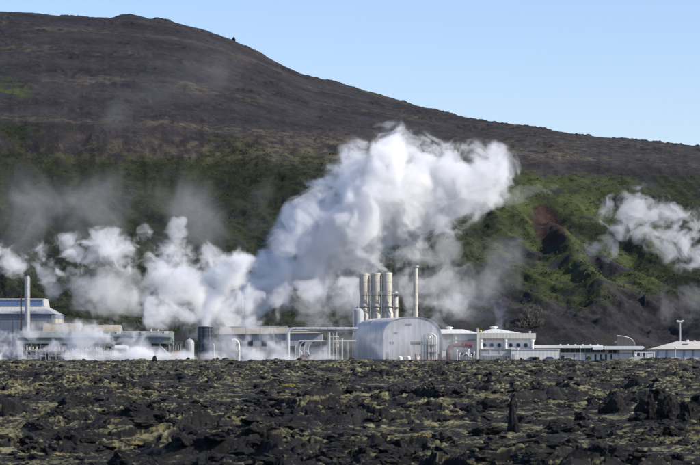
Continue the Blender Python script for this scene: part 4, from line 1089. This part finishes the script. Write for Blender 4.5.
    e1 = t.math('MULTIPLY', e1, t.math('MULTIPLY', t.math('SUBTRACT', 1.22, rr), 3.5, clamp=True))
    d = t.math('DIVIDE', e1, float(soft), clamp=True)
    d = t.math('MULTIPLY', d, d)
    if fade is not None: d = t.math('MULTIPLY', d, curve(fd, 0., 1.0))
    d = t.math('MULTIPLY', d, float(dens))
    pvn = t.n('VolumePrincipled'); pvn.inputs['Color'].default_value = (*col,1); pvn.inputs['Anisotropy'].default_value = aniso
    t.l(d, pvn.inputs['Density']); t.l(pvn.outputs[0], t.out.inputs['Volume'])
    t.m.cycles.volume_step_rate = steps
    o = mb.build(name, t.m, smooth=True, loc=org)
    tag(o, label, cat, group, kind)
    return o


SP = 'steam_plume'
G1 = 'steam plumes rising from the plant'
GW = 'steam wisps'
def st(name, label, Y, prof, dens, amp, ns, soft=.5, depth=1.0, **k):
    k.setdefault('detail', 7); k.setdefault('rough', .62); k.setdefault('warp', 8); k.setdefault('steps', .25)
    k.setdefault('group', {'steam_plume':G1,'steam_wisp':GW,'steam_veil':'steam veils','ground_steam':'low steam'}[name])
    return steam(name, label, Y, prof, depth=depth, dens=dens, amp=amp, soft=soft, nscale=ns, **k)
# the big one, and its wisps
st(SP, 'biggest bright white steam plume billowing up to the right behind the vaulted hall', 850,
  [(200,304,345),(218,282,342),(236,264,336),(254,252,330),(270,236,326),(284,208,320),(298,186,312),(315,170,304),(335,157,296),(355,143,288),(375,128,280),(398,126,268),(422,134,252),(446,142,238),(468,142,228),(488,138,216),(510,136,208),(534,142,200)],
  .34, 1.3, .13, .42, .7, warp=12, low=.62, seed=1, steps=.15, rough=.68, fade=[(0,.6),(.2,.75),(.32,.9),(.45,1),(.75,.9),(.9,.55),(1,.4)])
st(SP, 'greyish ragged underside of the biggest plume hanging above the silver pipes', 842,
  [(285,290,335),(306,282,332),(334,268,322),(362,258,312),(390,250,306),(425,240,296),(455,230,280),(480,222,262)], .055, 1.7, .15, .55, .6, warp=12, seed=31)
st('steam_wisp', 'thin hooked steam wisp curling up at the right end of the biggest plume', 862,
  [(212,476,508),(192,482,510),(178,490,514),(162,490,514),(150,480,512),(136,470,504)], .20, 1.4, .19, axis='z', seed=3)
st('steam_wisp', 'faint flat steam wisp trailing to the right below the hooked one', 866,
  [(490,192,210),(505,192,208),(520,185,203),(545,183,201),(572,179,196)], .05, 2.0, .22, seed=4, steps=.4, bias=.15)
st('steam_veil', 'thin broken steam veil in front of the green slope between plume and towers', 835,
  [(290,268,340),(330,262,335),(380,250,325),(430,245,325),(470,258,325),(500,280,332)], .06, 1.9, .15, .7, .6, warp=14, seed=5)
st(SP, 'white steam puff trailing right from the thin chimney behind the vaulted hall', 800,
  [(398,262,325),(412,266,332),(428,280,330),(446,282,324),(468,286,316)], .09, 1.8, .2, .6, .9, seed=6)
st(SP, 'narrow white steam band drifting left of the three cream towers', 812,
  [(262,290,318),(290,282,312),(312,280,308),(335,276,306),(352,276,310),(370,274,316)], .17, 1.5, .20, seed=7)
st('steam_wisp', 'small steam curl around the side of the left cream tower', 797,
  [(350,292,306),(358,284,304),(366,280,302),(374,284,298)], .16, 1.2, .3, seed=32)
# the cooling tower's own column
st(SP, 'blue grey steam column rising from the dark cooling tower and leaning right', 748,
  [(344,199,212),(328,199,213),(312,199,218),(298,199,230),(286,199,244),(274,200,254),(260,204,264),(246,212,264)], .42, .8, .2, axis='z', seed=8)
# left mass
st(SP, 'dense white steam cloud piled up between the twin posts and the cooling tower', 808,
  [(130,276,338),(145,256,335),(160,242,332),(176,234,334),(194,236,340),(212,242,342),(230,244,342),(248,250,335),(266,268,325)], .17, 1.75, .17, .5, .8, bias=.22, warp=12, seed=9, low=.9, rough=.64)
st(SP, 'round white steam puff above the two cream posts', 766,
  [(138,300,332),(150,296,333),(163,294,332),(176,298,330),(190,304,330),(202,310,328)], .30, 1.2, .20, seed=10, low=.7)
st(SP, 'long ragged white steam band leading left from the grey chimney over the hangar', 772,
  [(-60,226,262),(-30,232,268),(0,238,276),(18,246,284),(38,250,286)], .20, 1.9, .21, seed=11, bias=.14)
st(SP, 'upper ragged white steam band stretching right from the grey chimney', 790,
  [(22,246,286),(42,238,292),(62,232,284),(84,230,272),(105,228,268),(126,230,272),(146,234,280)], .20, 1.95, .21, seed=12, bias=.24)
st(SP, 'lower ragged white steam band sagging towards the twin posts', 797,
  [(34,258,298),(60,262,306),(82,264,314),(104,266,322),(126,268,328),(150,270,332)], .08, 1.9, .18, seed=13)
st('steam_wisp', 'small separate white steam puff, left of the two over the left cloud', 815, [(134,228,244),(146,222,248),(158,228,252)], .22, 1.2, .26, seed=14)
st('steam_wisp', 'white steam finger standing on top of the left cloud', 818, [(266,158,200),(248,160,196),(236,162,190),(224,164,188),(212,166,186)], .17, 1.4, .22, axis='z', seed=15)
# right
st(SP, 'ragged white steam plume drifting off to the right, apart from all others', 880,
  [(590,198,224),(608,196,236),(625,192,244),(642,184,252),(658,186,260),(676,198,268),(694,206,274),(715,208,278),(760,212,286)], .14, 2.1, .18, .5, .8, bias=.40, warp=12, seed=16, low=.9)
st('steam_wisp', 'faint steam wisp low on the slope left of the lone right plume', 885, [(582,236,256),(595,236,260),(608,234,262),(622,238,260)], .07, 2.2, .24, seed=17, bias=.25)
st('steam_wisp', 'small pale steam wisp above the round window building', 890, [(332,494,508),(320,495,511),(308,493,512),(296,490,508)], .08, 1.4, .25, axis='z', seed=18)
st('steam_wisp', 'faint pale steam haze over the dark gully above the white shed', 895, [(655,290,335),(672,283,330),(690,276,325),(715,274,320)], .025, 1.5, .13, .7, seed=19, steps=.4)
st('steam_wisp', 'faint pale steam over the dark foot of the slope above the low pale hall', 893, [(440,280,330),(465,268,326),(490,262,320),(515,270,315)], .03, 1.5, .13, .7, seed=33, steps=.4)
# thin veils against the mountain
st('steam_veil', 'wide thin grey steam veil over the left part of the mountain slope', 868,
  [(-120,140,290),(-40,146,290),(30,146,285),(90,150,280),(150,155,280),(200,162,285),(260,176,290)], .034, .8, .06, .9, .35, warp=20, seed=20, steps=.3, low=.5)
st('steam_veil', 'very faint slanting steam streak reaching up over the bare upper slope', 876,
  [(90,96,150),(120,80,144),(155,58,132),(190,42,116),(225,38,104),(262,50,98)], .013, .9, .06, .9, .4, warp=20, seed=21, steps=.4)
st('steam_veil', 'faint upright steam streak just left of the top of the biggest plume', 872,
  [(250,222,268),(215,232,282),(180,246,294),(150,258,304),(128,266,310)], .018, .9, .09, .9, .8, axis='z', warp=14, seed=22, steps=.4)
st('steam_veil', 'faint steam streak low on the green slope right of the thin chimney', 874,
  [(455,245,330),(480,230,330),(505,230,315),(530,215,295)], .017, 1.4, .1, .85, .8, warp=14, seed=23, steps=.4)
# steam lying on the ground in front of and among the plant
st('ground_steam', 'low white steam lying along the ground in front of the left half of the plant', 738.2,
  [(-80,344,374),(-20,346,374),(40,345,374),(100,348,374),(150,347,374),(200,345,374),(250,346,374),(300,347,374),(350,350,374),(395,356,374)], .60, 1.7, .15, .7, .75, warp=7, seed=24, steps=.06, fade=[(0,1),(.6,.9),(.85,.5),(1,.1)])
st('ground_steam', 'torn grey white steam blowing up in front of the long grey green building', 742.5,
  [(-70,312,372),(-20,314,372),(15,318,372),(45,322,372),(80,318,372),(115,324,372),(150,330,372),(185,330,372)], .62, 1.75, .15, .7, .2, seed=25, steps=.10)
st('ground_steam', 'pale steam drifting in front of the tan roofed hall and the pipe rack', 742.5,
  [(196,346,372),(214,326,372),(228,290,372),(256,290,372),(284,304,372),(312,318,372),(350,334,372)], .50, 1.5, .14, .75, .16, seed=26, steps=.10)
st('ground_steam', 'thin steam blowing past the right shoulder of the vaulted hall', 741,
  [(360,345,368),(385,330,362),(402,314,352),(418,304,345),(436,308,340),(456,320,340)], .12, 1.5, .22, .6, .25, seed=27, steps=.2)
st('ground_steam', 'thin even steam paling the whole vaulted hall and its silver pipes', 742.8,
  [(300,325,372),(330,318,372),(360,308,372),(400,305,372),(440,315,372),(480,335,372),(520,345,372)], .13, 1.2, .13, .9, .33, seed=35, steps=.15)
# ------------------------------------------------------------------ camera, sun, sky
cam = bpy.data.cameras.new('camera'); co = bpy.data.objects.new('camera', cam); link(co)
co.location = (0,0,EYE); co.rotation_euler = (math.radians(90),0,0)
cam.sensor_width = 36; cam.lens = 150; cam.shift_y = (HZ-232.5)/700
cam.clip_start = .5; cam.clip_end = 30000
cam.dof.use_dof = True; cam.dof.focus_distance = 700; cam.dof.aperture_fstop = 8
scene.camera = co
SUN_EL, SUN_AZ = math.radians(34), math.radians(106)     # azimuth from +Y (view direction) towards +X
sd = Vector((math.sin(SUN_AZ)*math.cos(SUN_EL), math.cos(SUN_AZ)*math.cos(SUN_EL), math.sin(SUN_EL)))
sl = bpy.data.lights.new('sun', 'SUN'); sl.energy = 4.5; sl.angle = math.radians(.5); sl.color = (1,.93,.81)
so = bpy.data.objects.new('sun', sl); link(so); so.rotation_euler = (-sd).to_track_quat('-Z','Y').to_euler()
w = bpy.data.worlds.new('World'); scene.world = w; w.use_nodes = True
nt = w.node_tree; bg = nt.nodes['Background']
sky = nt.nodes.new('ShaderNodeTexSky'); sky.sky_type = 'NISHITA'; sky.sun_disc = False
sky.sun_elevation = SUN_EL; sky.sun_rotation = SUN_AZ; sky.air_density = 1.0; sky.dust_density = .3; sky.ozone_density = 4.0
tint = nt.nodes.new('ShaderNodeMix'); tint.data_type = 'RGBA'; tint.blend_type = 'MULTIPLY'; tint.inputs[0].default_value = 1
nt.links.new(sky.outputs[0], tint.inputs[6]); tint.inputs[7].default_value = (1.06,1.0,1.11,1)
nt.links.new(tint.outputs[2], bg.inputs[0]); bg.inputs[1].default_value = .115
vs = scene.view_settings; vs.view_transform = 'Standard'; vs.look = 'None'; vs.gamma = 1; vs.exposure = .45; vs.use_curve_mapping = False
cy = scene.cycles
cy.use_denoising = True
cy.max_bounces = 8; cy.diffuse_bounces = 3; cy.glossy_bounces = 3; cy.transparent_max_bounces = 16; cy.volume_bounces = 7
cy.volume_step_rate = 1.0; cy.volume_max_steps = 256
cy.use_adaptive_sampling = True; cy.adaptive_threshold = .02
